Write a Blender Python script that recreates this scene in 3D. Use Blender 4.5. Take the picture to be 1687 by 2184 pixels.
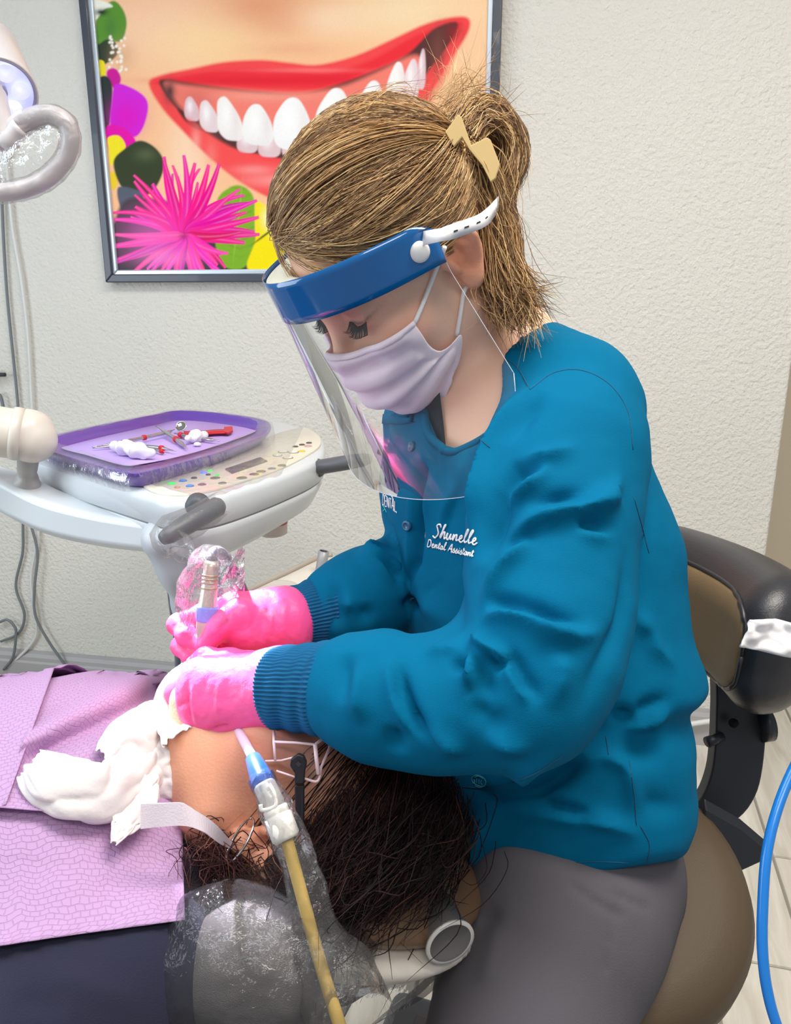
import bpy, bmesh, math, random
from mathutils.bvhtree import BVHTree
import numpy as np
from mathutils import Vector, Matrix, noise as mnoise
C = bpy.context.scene
for o in list(bpy.data.objects): bpy.data.objects.remove(o)
rnd = random.Random(7); R_ = np.random.RandomState(7)
# ------------------------------------------------------------------ camera, world, lights, exposure
W, H, F = 1687, 2184, 1650.0
TH = math.radians(15.5); CAM = np.array([0, 0, 1.28])
EX = np.array([1., 0, 0]); FW = np.array([0, math.cos(TH), -math.sin(TH)]); UP = np.array([0, math.sin(TH), math.cos(TH)])
cam = bpy.data.objects.new('camera', bpy.data.cameras.new('camera')); C.collection.objects.link(cam)
cam.location = CAM; cam.rotation_euler = (math.pi/2-TH, 0, 0)
cam.data.sensor_fit = 'VERTICAL'; cam.data.sensor_height = 36; cam.data.lens = F*36/H; cam.data.clip_start = 0.02
C.camera = cam; C.cycles.transparent_max_bounces = 48
C.view_settings.view_transform = 'Standard'; C.view_settings.look = 'None'
C.view_settings.gamma = 1; C.view_settings.use_curve_mapping = False; C.view_settings.exposure = 0.22
wd = bpy.data.worlds.new('world'); C.world = wd; wd.use_nodes = True
wd.node_tree.nodes['Background'].inputs[0].default_value = (0.93, 0.97, 1.0, 1)
wd.node_tree.nodes['Background'].inputs[1].default_value = 0.28
def area(name, loc, to, size, sy, power, col):
    l = bpy.data.lights.new(name, 'AREA'); l.shape = 'RECTANGLE'; l.size = size; l.size_y = sy; l.energy = power; l.color = col
    o = bpy.data.objects.new(name, l); C.collection.objects.link(o); o.location = loc
    o.rotation_euler = (Vector(to)-Vector(loc)).to_track_quat('-Z', 'Y').to_euler(); return o
area('ceiling_panel_light', (0.62, 0.45, 2.75), (0.62, 0.45, 0), 1.2, 0.6, 38, (1.0, 0.93, 0.84))
area('ceiling_panel_light', (-1.0, 0.5, 2.75), (-1.0, 0.5, 0), 1.2, 0.6, 17, (0.80, 0.93, 1.0))
area('ceiling_panel_light', (0.1, -1.0, 2.75), (0.1, -1.0, 0), 1.2, 0.6, 19, (1.0, 0.96, 0.92))
area('window_light', (-2.3, 0.55, 1.45), (0.1, 0.75, 1.2), 1.5, 1.3, 25, (0.80, 0.91, 1.0))
# ------------------------------------------------------------------ camera-calibrated measuring helpers
def P(px, py, d): return CAM+d*FW+(px-843.5)/F*d*EX-(py-1092)/F*d*UP
def proj(p):
    q = np.asarray(p)-CAM; d = q@FW
    return 843.5+F*(q@EX)/d, 1092-F*(q@UP)/d, d
def ray(px, py):
    v = FW+(px-843.5)/F*EX-(py-1092)/F*UP; return v/np.linalg.norm(v)
def onplane(px, py, n, p0):
    v = ray(px, py); n = np.asarray(n, float); return CAM+v*(((np.asarray(p0)-CAM)@n)/(v@n))
def onz(px, py, z): return onplane(px, py, (0, 0, 1), (0, 0, z))
def viewframe(px, py):
    z = CAM-P(px, py, 1.); z /= np.linalg.norm(z); x = EX-z*(EX@z); x /= np.linalg.norm(x); return np.array([x, np.cross(z, x), z])
def vdir(v, px, py):
    r = np.asarray(v, float)@viewframe(px, py); return r/np.linalg.norm(r)
def nrm(v): v = np.asarray(v, float); return v/np.linalg.norm(v)
# ------------------------------------------------------------------ materials
def lin(c):
    c = np.asarray(c, float)/255.0
    return tuple(np.where(c <= .04045, c/12.92, ((c+.055)/1.055)**2.4))
MATS = {}
def mat(name, rgb, rough=.5, metal=0., bump=None, spec=.5, sheen=0., coat=0., var=None, trans=0., emit=None, sss=0., attr=None, alpha=1., ior=None):
    """rgb in 0..255 sRGB; bump=(scale, strength[, stretch xyz]); var=(scale, amount)"""
    if name in MATS: return MATS[name]
    m = bpy.data.materials.new(name); m.use_nodes = True; nt = m.node_tree; b = nt.nodes['Principled BSDF']
    b.inputs['Base Color'].default_value = (*lin(rgb), 1); b.inputs['Roughness'].default_value = rough; b.inputs['Metallic'].default_value = metal
    b.inputs['Specular IOR Level'].default_value = spec; b.inputs['Sheen Weight'].default_value = sheen; b.inputs['Coat Weight'].default_value = coat
    b.inputs['Transmission Weight'].default_value = trans; b.inputs['Alpha'].default_value = alpha
    if ior: b.inputs['IOR'].default_value = ior
    if sss: b.inputs['Subsurface Weight'].default_value = sss; b.inputs['Subsurface Radius'].default_value = (.012, .004, .002); b.inputs['Subsurface Scale'].default_value = 1
    if emit: b.inputs['Emission Color'].default_value = (*lin(emit[0]), 1); b.inputs['Emission Strength'].default_value = emit[1]
    tc = nt.nodes.new('ShaderNodeTexCoord')
    src = None
    if attr:
        a = nt.nodes.new('ShaderNodeVertexColor'); a.layer_name = attr; src = a.outputs['Color']; nt.links.new(src, b.inputs['Base Color'])
    if var:
        n = nt.nodes.new('ShaderNodeTexNoise'); n.inputs['Scale'].default_value = var[0]; n.inputs['Detail'].default_value = 4
        mp = nt.nodes.new('ShaderNodeMapping'); nt.links.new(tc.outputs['Object'], mp.inputs[0]); nt.links.new(mp.outputs[0], n.inputs[0])
        if len(var) > 2: mp.inputs['Scale'].default_value = var[2]
        mr = nt.nodes.new('ShaderNodeMapRange'); mr.inputs['From Min'].default_value = .3; mr.inputs['From Max'].default_value = .7
        mr.inputs['To Min'].default_value = 1-var[1]; mr.inputs['To Max'].default_value = 1+var[1]*.6; nt.links.new(n.outputs['Fac'], mr.inputs['Value'])
        mx = nt.nodes.new('ShaderNodeVectorMath'); mx.operation = 'SCALE'; nt.links.new(mr.outputs[0], mx.inputs['Scale'])
        if src: nt.links.new(src, mx.inputs[0])
        else: mx.inputs[0].default_value = lin(rgb)
        nt.links.new(mx.outputs[0], b.inputs['Base Color'])
    if bump:
        n = nt.nodes.new('ShaderNodeTexNoise'); n.inputs['Scale'].default_value = bump[0]; n.inputs['Detail'].default_value = 3
        mp = nt.nodes.new('ShaderNodeMapping'); nt.links.new(tc.outputs['Object'], mp.inputs[0]); nt.links.new(mp.outputs[0], n.inputs[0])
        if len(bump) > 2: mp.inputs['Scale'].default_value = bump[2]
        bp = nt.nodes.new('ShaderNodeBump'); bp.inputs['Strength'].default_value = bump[1]; bp.inputs['Distance'].default_value = .01 if len(bump) < 4 else bump[3]
        nt.links.new(n.outputs['Fac'], bp.inputs['Height']); nt.links.new(bp.outputs[0], b.inputs['Normal'])
    MATS[name] = m; return m
def film(name, tint=(255, 255, 255), milky=.05, gloss=1.0, rough=.06, bump=None, blend=.35, edge=.0):
    """thin clear plastic: see-through sheet with a fresnel sheen and a trace of white scatter"""
    if name in MATS: return MATS[name]
    m = bpy.data.materials.new(name); m.use_nodes = True; nt = m.node_tree; nt.nodes.clear()
    out = nt.nodes.new('ShaderNodeOutputMaterial'); tr = nt.nodes.new('ShaderNodeBsdfTransparent'); gl = nt.nodes.new('ShaderNodeBsdfGlossy'); df = nt.nodes.new('ShaderNodeBsdfDiffuse')
    tr.inputs[0].default_value = (*lin(tint), 1); gl.inputs['Roughness'].default_value = rough; df.inputs[0].default_value = (.9, .9, .9, 1)
    lw = nt.nodes.new('ShaderNodeLayerWeight'); lw.inputs['Blend'].default_value = blend
    ml = nt.nodes.new('ShaderNodeMath'); ml.operation = 'MULTIPLY'; ml.inputs[1].default_value = gloss; nt.links.new(lw.outputs['Fresnel'], ml.inputs[0])
    m1 = nt.nodes.new('ShaderNodeMixShader'); m1.inputs[0].default_value = milky; nt.links.new(tr.outputs[0], m1.inputs[1]); nt.links.new(df.outputs[0], m1.inputs[2])
    m2 = nt.nodes.new('ShaderNodeMixShader'); nt.links.new(ml.outputs[0], m2.inputs[0]); nt.links.new(m1.outputs[0], m2.inputs[1]); nt.links.new(gl.outputs[0], m2.inputs[2])
    if bump:
        tc = nt.nodes.new('ShaderNodeTexCoord'); n = nt.nodes.new('ShaderNodeTexNoise'); n.inputs['Scale'].default_value = bump[0]; n.inputs['Detail'].default_value = 5
        nt.links.new(tc.outputs['Object'], n.inputs[0]); bp = nt.nodes.new('ShaderNodeBump'); bp.inputs['Strength'].default_value = bump[1]; bp.inputs['Distance'].default_value = .02
        nt.links.new(n.outputs['Fac'], bp.inputs['Height'])
        for s in (gl, lw): nt.links.new(bp.outputs[0], s.inputs['Normal'])
    nt.links.new(m2.outputs[0], out.inputs[0]); MATS[name] = m; return m
# ------------------------------------------------------------------ objects
def link(o, parent=None):
    C.collection.objects.link(o)
    if parent is not None: o.parent = parent
    return o
def tag(o, label=None, cat=None, group=None, kind=None):
    for k, v in (('label', label), ('category', cat), ('group', group), ('kind', kind)):
        if v: o[k] = v
    return o
def thing(name, label, cat, loc, group=None):
    o = bpy.data.objects.new(name, None); o.empty_display_size = .02; link(o); o.location = tuple(loc); tag(o, label, cat, group); return o
def mk(name, V, Fc, m, parent=None, smooth=True, label=None, cols=None, kind=None, solid=0, sub=0, bevel=0):
    V = np.asarray(V, float)
    me = bpy.data.meshes.new(name)
    if isinstance(Fc, np.ndarray):
        n, k = Fc.shape; me.vertices.add(len(V)); me.vertices.foreach_set('co', V.astype(np.float32).ravel())
        me.loops.add(n*k); me.loops.foreach_set('vertex_index', Fc.astype(np.int32).ravel())
        me.polygons.add(n); me.polygons.foreach_set('loop_start', np.arange(0, n*k, k, dtype=np.int32)); me.polygons.foreach_set('loop_total', np.full(n, k, np.int32)); me.update(calc_edges=True); me.validate()
    else:
        me.from_pydata([tuple(v) for v in V], [], [tuple(f) for f in Fc]); me.update()
    if cols is not None:
        ca = me.color_attributes.new('Col', 'FLOAT_COLOR', 'POINT'); c4 = np.ones((len(V), 4), np.float32); c4[:, :3] = cols; ca.data.foreach_set('color', c4.ravel())
    me.polygons.foreach_set('use_smooth', np.full(len(me.polygons), smooth))
    me.materials.append(m); o = bpy.data.objects.new(name, me); link(o)
    if solid: s = o.modifiers.new('solid', 'SOLIDIFY'); s.thickness = solid; s.offset = 0
    if bevel:
        s = o.modifiers.new('bevel', 'BEVEL'); s.width = bevel; s.segments = 3; s.limit_method = 'ANGLE'; s.angle_limit = math.radians(35)
    if sub: s = o.modifiers.new('sub', 'SUBSURF'); s.levels = sub; s.render_levels = sub
    if parent is not None:
        o.parent = parent; o.matrix_parent_inverse = parent_inv(parent)
    if label: o['label'] = label
    if kind: o['kind'] = kind
    return o
def parent_inv(p):
    M = Matrix.Identity(4); q = p; chain = []
    while q is not None: chain.append(q); q = q.parent
    for q in reversed(chain): M = M @ (q.matrix_parent_inverse if q.parent is not None else Matrix.Identity(4)) @ q.matrix_basis
    return M.inverted()
def cr(pts, n, closed=False):
    """Catmull-Rom resample to n points (rows may carry extra columns)"""
    p = np.asarray(pts, float)
    if len(p) == 2: t = np.linspace(0, 1, n)[:, None]; return p[0]*(1-t)+p[1]*t
    if closed: q = np.vstack([p[-1], p, p[0], p[1]]); m = len(p)
    else: q = np.vstack([2*p[0]-p[1], p, 2*p[-1]-p[-2]]); m = len(p)-1
    t = np.linspace(0, m, n, endpoint=not closed); i = np.minimum(t.astype(int), m-1); u = (t-i)[:, None]
    a, b, c, d = q[i], q[i+1], q[i+2], q[i+3]
    return .5*(2*b+(c-a)*u+(2*a-5*b+4*c-d)*u*u+(3*b-a-3*c+d)*u**3)
def tube_data(path, rad, seg=10, caps=True, flat=1., upv=None):
    path = np.asarray(path, float); n = len(path); rad = np.broadcast_to(np.asarray(rad, float), (n,))
    T = np.gradient(path, axis=0); T /= np.linalg.norm(T, axis=1)[:, None]+1e-12
    u = np.array(upv, float) if upv is not None else (np.array([0, 0, 1.]) if abs(T[0][2]) < .9 else np.array([1., 0, 0]))
    V = []; a = np.arange(seg)/seg*2*np.pi
    for i in range(n):
        u = u-T[i]*(u@T[i]); u /= np.linalg.norm(u)+1e-12; w = np.cross(T[i], u)
        V.append(path[i]+rad[i]*(np.cos(a)[:, None]*u*flat+np.sin(a)[:, None]*w))
    V = np.vstack(V); Fc = []
    for i in range(n-1):
        for j in range(seg):
            k = (j+1) % seg; Fc.append((i*seg+j, i*seg+k, (i+1)*seg+k, (i+1)*seg+j))
    if caps: Fc.append(tuple(range(seg-1, -1, -1))); Fc.append(tuple(range((n-1)*seg, n*seg)))
    return V, Fc
def tube(name, path, rad, m, parent=None, seg=10, label=None, flat=1., upv=None, smooth=True, kind=None, caps=True):
    V, Fc = tube_data(path, rad, seg, caps, flat, upv); return mk(name, V, Fc, m, parent, smooth, label, kind=kind)
class MB:
    def __init__(s): s.V = []; s.F = []
    def add(s, V, Fc):
        n = len(s.V); s.V += [tuple(v) for v in V]; s.F += [tuple(i+n for i in f) for f in Fc]; return s
    def tube(s, path, rad, seg=8, **k): return s.add(*tube_data(path, rad, seg, **k))
    def box(s, o, u, v, w):
        """box from corner o spanned by three vectors"""
        o, u, v, w = [np.asarray(x, float) for x in (o, u, v, w)]
        return s.add([o, o+u, o+u+v, o+v, o+w, o+u+w, o+u+v+w, o+v+w], [(3, 2, 1, 0), (4, 5, 6, 7), (0, 1, 5, 4), (1, 2, 6, 5), (2, 3, 7, 6), (3, 0, 4, 7)])
    def prism(s, pts, w):
        pts = [np.asarray(p, float) for p in pts]; n = len(pts); w = np.asarray(w, float)
        return s.add(pts+[p+w for p in pts], [tuple(range(n-1, -1, -1)), tuple(range(n, 2*n))]+[(i, (i+1) % n, n+(i+1) % n, n+i) for i in range(n)])
    def build(s, name, m, parent=None, **k): return mk(name, s.V, s.F, m, parent, **k)
def lathe(profile, o, ax, seg=32, uv=None, caps=True):
    """profile rows (radius, height) around axis ax from o"""
    ax = nrm(ax); u = nrm(np.cross(ax, [0.3, 0.9, 0.2])) if uv is None else nrm(uv); w = np.cross(ax, u); a = np.arange(seg)/seg*2*np.pi
    V = np.vstack([np.asarray(o)+h*ax+r*(np.cos(a)[:, None]*u+np.sin(a)[:, None]*w) for r, h in profile]); Fc = []
    for i in range(len(profile)-1):
        for j in range(seg):
            k = (j+1) % seg; Fc.append((i*seg+j, i*seg+k, (i+1)*seg+k, (i+1)*seg+j))
    if caps: Fc.append(tuple(range(seg-1, -1, -1))); Fc.append(tuple(range((len(profile)-1)*seg, len(profile)*seg)))
    return V, Fc
def grid(fn, nu, nv):
    V = np.array([fn(i/(nu-1), j/(nv-1)) for j in range(nv) for i in range(nu)])
    return V, gridfaces(nu, nv)
def gridfaces(nu, nv):
    i, j = np.meshgrid(np.arange(nu-1), np.arange(nv-1)); a = (j*nu+i).ravel()
    return np.stack([a, a+1, a+nu+1, a+nu], 1)
# ------------------------------------------------------------------ signed-distance modelling: smooth bodies and cloth
def smin(a, b, k):
    h = np.maximum(k-np.abs(a-b), 0)/k; return np.minimum(a, b)-h*h*k*.25
def smax(a, b, k): return -smin(-a, -b, k)
def cap_(a, b, ra, rb):
    a = np.asarray(a, np.float32); b = np.asarray(b, np.float32); ab = b-a; L = max(float(ab@ab), 1e-9)
    def f(q):
        t = np.clip(((q-a)@ab)/L, 0, 1); return np.linalg.norm(q-a-t[:, None]*ab, axis=1)-(ra+(rb-ra)*t)
    return f
def chain_(pts, rad, k=.01):
    fs = [cap_(pts[i], pts[i+1], rad[i], rad[i+1]) for i in range(len(pts)-1)]; return uni_(fs, k)
def ell_(c, ax, r):
    c = np.asarray(c, np.float32); A = np.asarray(ax, np.float32); r = np.asarray(r, np.float32)
    def f(q):
        p = (q-c)@A.T; k0 = np.linalg.norm(p/r, axis=1); k1 = np.linalg.norm(p/(r*r), axis=1)+1e-6; return k0*(k0-1)/k1
    return f
def box_(c, ax, r, rr):
    c = np.asarray(c, np.float32); A = np.asarray(ax, np.float32); r = np.asarray(r, np.float32)-rr
    def f(q):
        p = np.abs((q-c)@A.T)-r; return np.linalg.norm(np.maximum(p, 0), axis=1)+np.minimum(p.max(1), 0)-rr
    return f
def plane_(p, n):
    p = np.asarray(p, np.float32); n = np.asarray(nrm(n), np.float32); return lambda q: (q-p)@n
def uni_(fs, k=.01):
    def f(q):
        d = fs[0](q)
        for g in fs[1:]: d = smin(d, g(q), k)
        return d
    return f
def sub_(f, g, k=.004): return lambda q: smax(f(q), -g(q), k)
def int_(f, g, k=.004): return lambda q: smax(f(q), g(q), k)
def loft_(O, A, U, V, tab):
    """tab rows: t, cu, cv, ru, rv ; elliptical sections stacked along A"""
    tab = np.asarray(tab, float); tab = tab[np.argsort(tab[:, 0])]; D = cr(tab, 160); O, A, U, V = [np.asarray(x, np.float32) for x in (O, A, U, V)]
    o_ = np.argsort(D[:, 0]); D = D[o_]; lo, hi = D[0, 0], D[-1, 0]
    def f(q):
        p = q-O; t = p@A; g = [np.interp(t, D[:, 0], D[:, i]).astype(np.float32) for i in range(1, 5)]
        x = p@U-g[0]; y = p@V-g[1]; k0 = np.sqrt((x/g[2])**2+(y/g[3])**2); k1 = np.sqrt((x/g[2]**2)**2+(y/g[3]**2)**2)+1e-6
        d = np.maximum(k0*(k0-1)/k1, -.12); e = np.maximum(lo-t, t-hi); return smax(d, e, .03)
    return f
def surf(f, lo, hi, h, cs=5):
    """surface-nets polygonisation of f<0 inside a box, refined only near the surface"""
    lo = np.asarray(lo, float); hi = np.asarray(hi, float); nc = np.ceil((hi-lo)/(h*cs)).astype(int)+1
    ax = [lo[i]+(np.arange(nc[i])+.5)*h*cs for i in range(3)]
    G = np.stack(np.meshgrid(*ax, indexing='ij'), -1).reshape(-1, 3).astype(np.float32); dc = f(G).reshape(nc)
    near = np.abs(dc) < h*cs*1.5+.004
    D = np.repeat(np.repeat(np.repeat(np.where(dc > 0, 1., -1.).astype(np.float32), cs, 0), cs, 1), cs, 2); B = np.argwhere(near)
    off = np.stack(np.meshgrid(*[np.arange(cs)]*3, indexing='ij'), -1).reshape(-1, 3)
    idx = (B[:, None, :]*cs+off[None]).reshape(-1, 3); pos = (lo+(idx+.5)*h).astype(np.float32)
    val = np.concatenate([f(c) for c in np.array_split(pos, max(1, len(pos)//200000))]); D[idx[:, 0], idx[:, 1], idx[:, 2]] = val
    S = D < 0; n = np.array(D.shape)-1; cnt = np.zeros(n, np.int8); cn = [(a, b, c) for a in (0, 1) for b in (0, 1) for c in (0, 1)]
    for a, b, c in cn: cnt += S[a:a+n[0], b:b+n[1], c:c+n[2]]
    act = np.argwhere((cnt > 0) & (cnt < 8)); vid = np.full(n, -1, np.int32); vid[act[:, 0], act[:, 1], act[:, 2]] = np.arange(len(act))
    cv = np.stack([D[act[:, 0]+a, act[:, 1]+b, act[:, 2]+c] for a, b, c in cn], 1); acc = np.zeros((len(act), 3)); k = np.zeros(len(act))
    for i in range(8):
        for j in range(i+1, 8):
            di = np.array(cn[j])-np.array(cn[i])
            if np.abs(di).sum() != 1: continue
            m = (cv[:, i] < 0) != (cv[:, j] < 0); t = np.where(m, cv[:, i]/(cv[:, i]-cv[:, j]+1e-12), 0)
            acc += m[:, None]*(np.array(cn[i])+t[:, None]*di); k += m
    V = lo+(act+acc/np.maximum(k, 1)[:, None]+.5)*h; Q = []
    for a in range(3):
        b, c = (a+1) % 3, (a+2) % 3; sl0 = [slice(1, -1)]*3; sl0[a] = slice(0, -1); sl1 = [slice(1, -1)]*3; sl1[a] = slice(1, None)
        s0, s1 = S[tuple(sl0)], S[tuple(sl1)]; e = np.argwhere(s0 != s1); fl = s0[e[:, 0], e[:, 1], e[:, 2]]
        e = e+1; e[:, a] -= 1; eb = np.zeros(3, int); eb[b] = 1; ec = np.zeros(3, int); ec[c] = 1
        g = lambda z: vid[z[:, 0], z[:, 1], z[:, 2]]
        q = np.stack([g(e-eb-ec), g(e-ec), g(e), g(e-eb)], 1); q[~fl] = q[~fl][:, ::-1]; Q.append(q)
    Q = np.vstack(Q); Q = Q[(Q >= 0).all(1)]; return V, Q
def vnormals(V, Q):
    n = np.cross(V[Q[:, 2]]-V[Q[:, 0]], V[Q[:, 3]]-V[Q[:, 1]]); N = np.zeros_like(V)
    for i in range(4): np.add.at(N, Q[:, i], n)
    return N/(np.linalg.norm(N, axis=1)[:, None]+1e-12)
def hit(f, px, py, d0=.35, d1=1.6):
    v = ray(px, py).astype(np.float32); t = d0/(v@FW)
    for _ in range(200):
        d = float(f((CAM+v*t)[None].astype(np.float32))[0])
        if d < .0004: return CAM+v*t
        t += max(d*.7, .0008)
        if t > d1*1.4: return None
    return CAM+v*t
def pdist(V, poly):
    """distance of points to a polyline and the 0..1 position along it"""
    best = np.full(len(V), 9.); par = np.zeros(len(V)); n = len(poly)-1
    for i in range(n):
        a = poly[i]; ab = poly[i+1]-a; t = np.clip(((V-a)@ab)/max(ab@ab, 1e-12), 0, 1); d = np.linalg.norm(V-a-t[:, None]*ab, axis=1)
        m = d < best; best[m] = d[m]; par[m] = (i+t[m])/n
    return best, par
def folds(V, N, f, spec):
    """raise or sink ridges: rows (pixel polyline on the surface, height m, width px, [taper])"""
    disp = np.zeros(len(V))
    for s in spec:
        pts = [hit(f, *p) for p in s[0]]; pts = [p for p in pts if p is not None]
        if len(pts) < 2: continue
        poly = cr(np.array(pts), 4*len(pts)); dm = (poly[len(poly)//2]-CAM)@FW; w = s[2]*dm/F
        bb = ((V > poly.min(0)-3*w) & (V < poly.max(0)+3*w)).all(1); i = np.where(bb)[0]
        if not len(i): continue
        d, t = pdist(V[i], poly); tp = np.clip(np.minimum(t, 1-t)*(s[3] if len(s) > 3 else 2.4), 0, 1); tp = tp*tp*(3-2*tp)
        x = d/w; disp[i] += s[1]*np.exp(-np.abs(x)**(1.45 if s[1] > 0 else 1.8))*tp
    return V+N*disp[:, None]
def wnoise(V, sc, seed=0.):
    sc = np.broadcast_to(np.asarray(sc, float), (3,)); return np.array([mnoise.noise(Vector((p[0]*sc[0]+seed, p[1]*sc[1], p[2]*sc[2]))) for p in V])
# ================================================================== the room
WN = nrm((.1816, 1, 0)); WU = nrm((1, -.1816, 0)); WP = np.array([0, 2.207, 0])     # the poster wall
def onwall(px, py, off=0.): return onplane(px, py, WN, WP-WN*off)
stucco = mat('textured_plaster', (223, 219, 211), .85, bump=(95, .95, (1, 1, 1), .006), spec=.2)
wend = onwall(1660, 990)
def wp(u, z, off=0.): return WP+WU*u+WN*off+np.array([0, 0, z])
uend = (wend-WP)@WU
MB().box(wp(-2.6, 0), WU*(2.6+uend), (0, 0, 2.75), WN*.12).build('wall_back', stucco, smooth=False, kind='structure', bevel=.008)
farw = mat('far_wall_paint', (226, 212, 188), .8, spec=.2)
FN = nrm((.18, 1, 0)); fp = np.array([1.6, 3.12, 0]); FUu = nrm((1, -.18, 0))
MB().box(fp-FUu*1.5, FUu*3.2, (0, 0, 2.75), FN*.1).build('wall_far', farw, smooth=False, kind='structure')
bbm = mat('baseboard_paint', (178, 174, 174), .45)
def baseboard(name, o, u, L, n, h):
    pr = [(0, 0), (-.016, 0), (-.016, h*.62), (-.012, h*.68), (-.012, h*.8), (-.006, h*.9), (-.004, h), (0, h)]
    m = MB(); m.prism([o+n*a+np.array([0, 0, b]) for a, b in pr][::-1], u*L); m.build(name, bbm, smooth=False, kind='structure')
baseboard('baseboard_back', wp(-2.6, 0, 0), WU, 2.6+uend, WN, .114)
baseboard('baseboard_far', fp-FUu*1.5, FUu, 3.2, FN, .11)
# floor: grout bed + wood-look porcelain planks, each its own tile
gr = mat('grout', (150, 144, 134), .9)
fl = MB().box((-1.9, .15, -.05), (4.6, 0, 0), (0, 3.4, 0), (0, 0, .046)).build('floor', gr, smooth=False, kind='structure')
tm = bpy.data.materials.new('wood_look_porcelain'); tm.use_nodes = True; nt = tm.node_tree; b = nt.nodes['Principled BSDF']; b.inputs['Roughness'].default_value = .42
tc = nt.nodes.new('ShaderNodeTexCoord'); oi = nt.nodes.new('ShaderNodeObjectInfo'); ad = nt.nodes.new('ShaderNodeVectorMath'); ad.operation = 'ADD'
sc = nt.nodes.new('ShaderNodeVectorMath'); sc.operation = 'SCALE'; sc.inputs[0].default_value = (7, 13, 5); nt.links.new(oi.outputs['Random'], sc.inputs['Scale'])
nt.links.new(tc.outputs['Object'], ad.inputs[0]); nt.links.new(sc.outputs[0], ad.inputs[1])
mp = nt.nodes.new('ShaderNodeMapping'); mp.inputs['Scale'].default_value = (16, 2.0, 1); nt.links.new(ad.outputs[0], mp.inputs[0])
nz = nt.nodes.new('ShaderNodeTexNoise'); nz.inputs['Scale'].default_value = 2.2; nz.inputs['Detail'].default_value = 7; nz.inputs['Distortion'].default_value = .8; nt.links.new(mp.outputs[0], nz.inputs[0])
rp = nt.nodes.new('ShaderNodeValToRGB'); rp.color_ramp.elements[0].position = .3; rp.color_ramp.elements[1].position = .72
rp.color_ramp.elements[0].color = (*lin((200, 191, 176)), 1); rp.color_ramp.elements[1].color = (*lin((234, 228, 216)), 1); nt.links.new(nz.outputs['Fac'], rp.inputs[0]); nt.links.new(rp.outputs[0], b.inputs['Base Color'])
FY = nrm((.25, 1, 0)); FX = nrm((1, -.25, 0)); tw, tl = .186, .92
me = None; cell0 = onz(1509, 2018, 0)          # a point on one long grout line
for i in range(-11, 12):
    for j in range(-3, 5):
        o0 = cell0+FX*(i*tw)+FY*((j+((i*.37) % 1))*tl-.02); o0[2] = 0
        cpt = o0+FX*tw/2+FY*tl/2
        if not (-1.7 < cpt[0] < 2.6 and .3 < cpt[1] < 3.5): continue
        if (cpt-WP)@WN > .5 and (cpt-WP)@WU < uend-.1: continue
        if me is None:
            mb = MB(); g = .0025; x0, x1, y0, y1 = g-tw/2, tw/2-g, g-tl/2, tl/2-g; e = .0015
            mb.add([(x0, y0, -.006), (x1, y0, -.006), (x1, y1, -.006), (x0, y1, -.006), (x0+e, y0+e, 0), (x1-e, y0+e, 0), (x1-e, y1-e, 0), (x0+e, y1-e, 0)], [(4, 5, 6, 7), (0, 1, 5, 4), (1, 2, 6, 5), (2, 3, 7, 6), (3, 0, 4, 7)])
            t = mb.build('tile', tm, smooth=False); me = t.data
        else: t = bpy.data.objects.new('tile', me); link(t)
        t.parent = fl; t.location = tuple(cpt); t.rotation_euler = (0, 0, math.atan2(FX[1], FX[0]))
# ------------------------------------------------------------------ wall cables
cabg = mat('grey_cable', (120, 124, 128), .5); cabw = mat('white_cable', (222, 222, 220), .45)
def cable(pts, r, m, label, name='cable', group=None, offs=.012):
    path = cr(np.array([onwall(x, y, offs) for x, y in pts]), 8*len(pts)); o = tube(name, path, r, m, seg=8); tag(o, label, 'cable', group); return o
cable([(2, 380), (8, 520), (16, 640), (28, 760), (38, 860), (44, 960), (48, 1080), (49, 1130), (48, 1180), (34, 1250), (52, 1310), (40, 1350), (2, 1368)], .0045, cabg, 'dark grey cord hanging straight down beside the white one behind the lamp')
cable([(-8, 1330), (15, 1322), (30, 1335), (34, 1352), (28, 1400), (8, 1428)], .0045, cabg, 'grey cord curling in a loop just above the baseboard at far left', offs=.022)
cable([(14, 345), (26, 480), (46, 600), (60, 720), (68, 860), (75, 980), (82, 1130), (66, 1235), (78, 1330), (68, 1372), (16, 1424)], .0048, cabw, 'white cord running down the wall behind the delivery unit')
cable([(66, 1118), (80, 1180), (74, 1250), (75, 1310), (100, 1362), (140, 1420)], .0045, cabg, 'grey cord swinging right below the delivery unit toward the baseboard', offs=.024)
cable([(-10, 840), (1, 845), (8, 880), (4, 905)], .005, cabg, 'short grey cord end at far left above the beige arm', offs=.02)
pl = thing('cable_plug', 'small white connector on the white cord below the lamp handle', 'plug', onwall(12, 330, .012))
tube('plug_body', [onwall(13, 318, .014), onwall(14, 338, .014)], .0105, cabw, pl, seg=10); tube('plug_collar', [onwall(11.5, 296, .014), onwall(13, 318, .014)], .0065, cabw, pl, seg=10)
wb = thing('wall_bracket', 'dark bracket peg on the wall at far left edge', 'bracket', onwall(0, 800, .0)); dkm = mat('dark_bracket', (52, 56, 66), .5)
tube('peg', [onwall(-14, 799, .03), onwall(11, 799, .03)], .006, dkm, wb); tube('peg_base', [onwall(-14, 799, .0), onwall(-14, 799, .04)], .012, dkm, wb)
cable([(1380, 1575), (1440, 1552), (1500, 1540), (1560, 1533), (1625, 1520)], .0075, cabw, 'thick white cord lying along the baseboard behind the stool', offs=.04)
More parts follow.
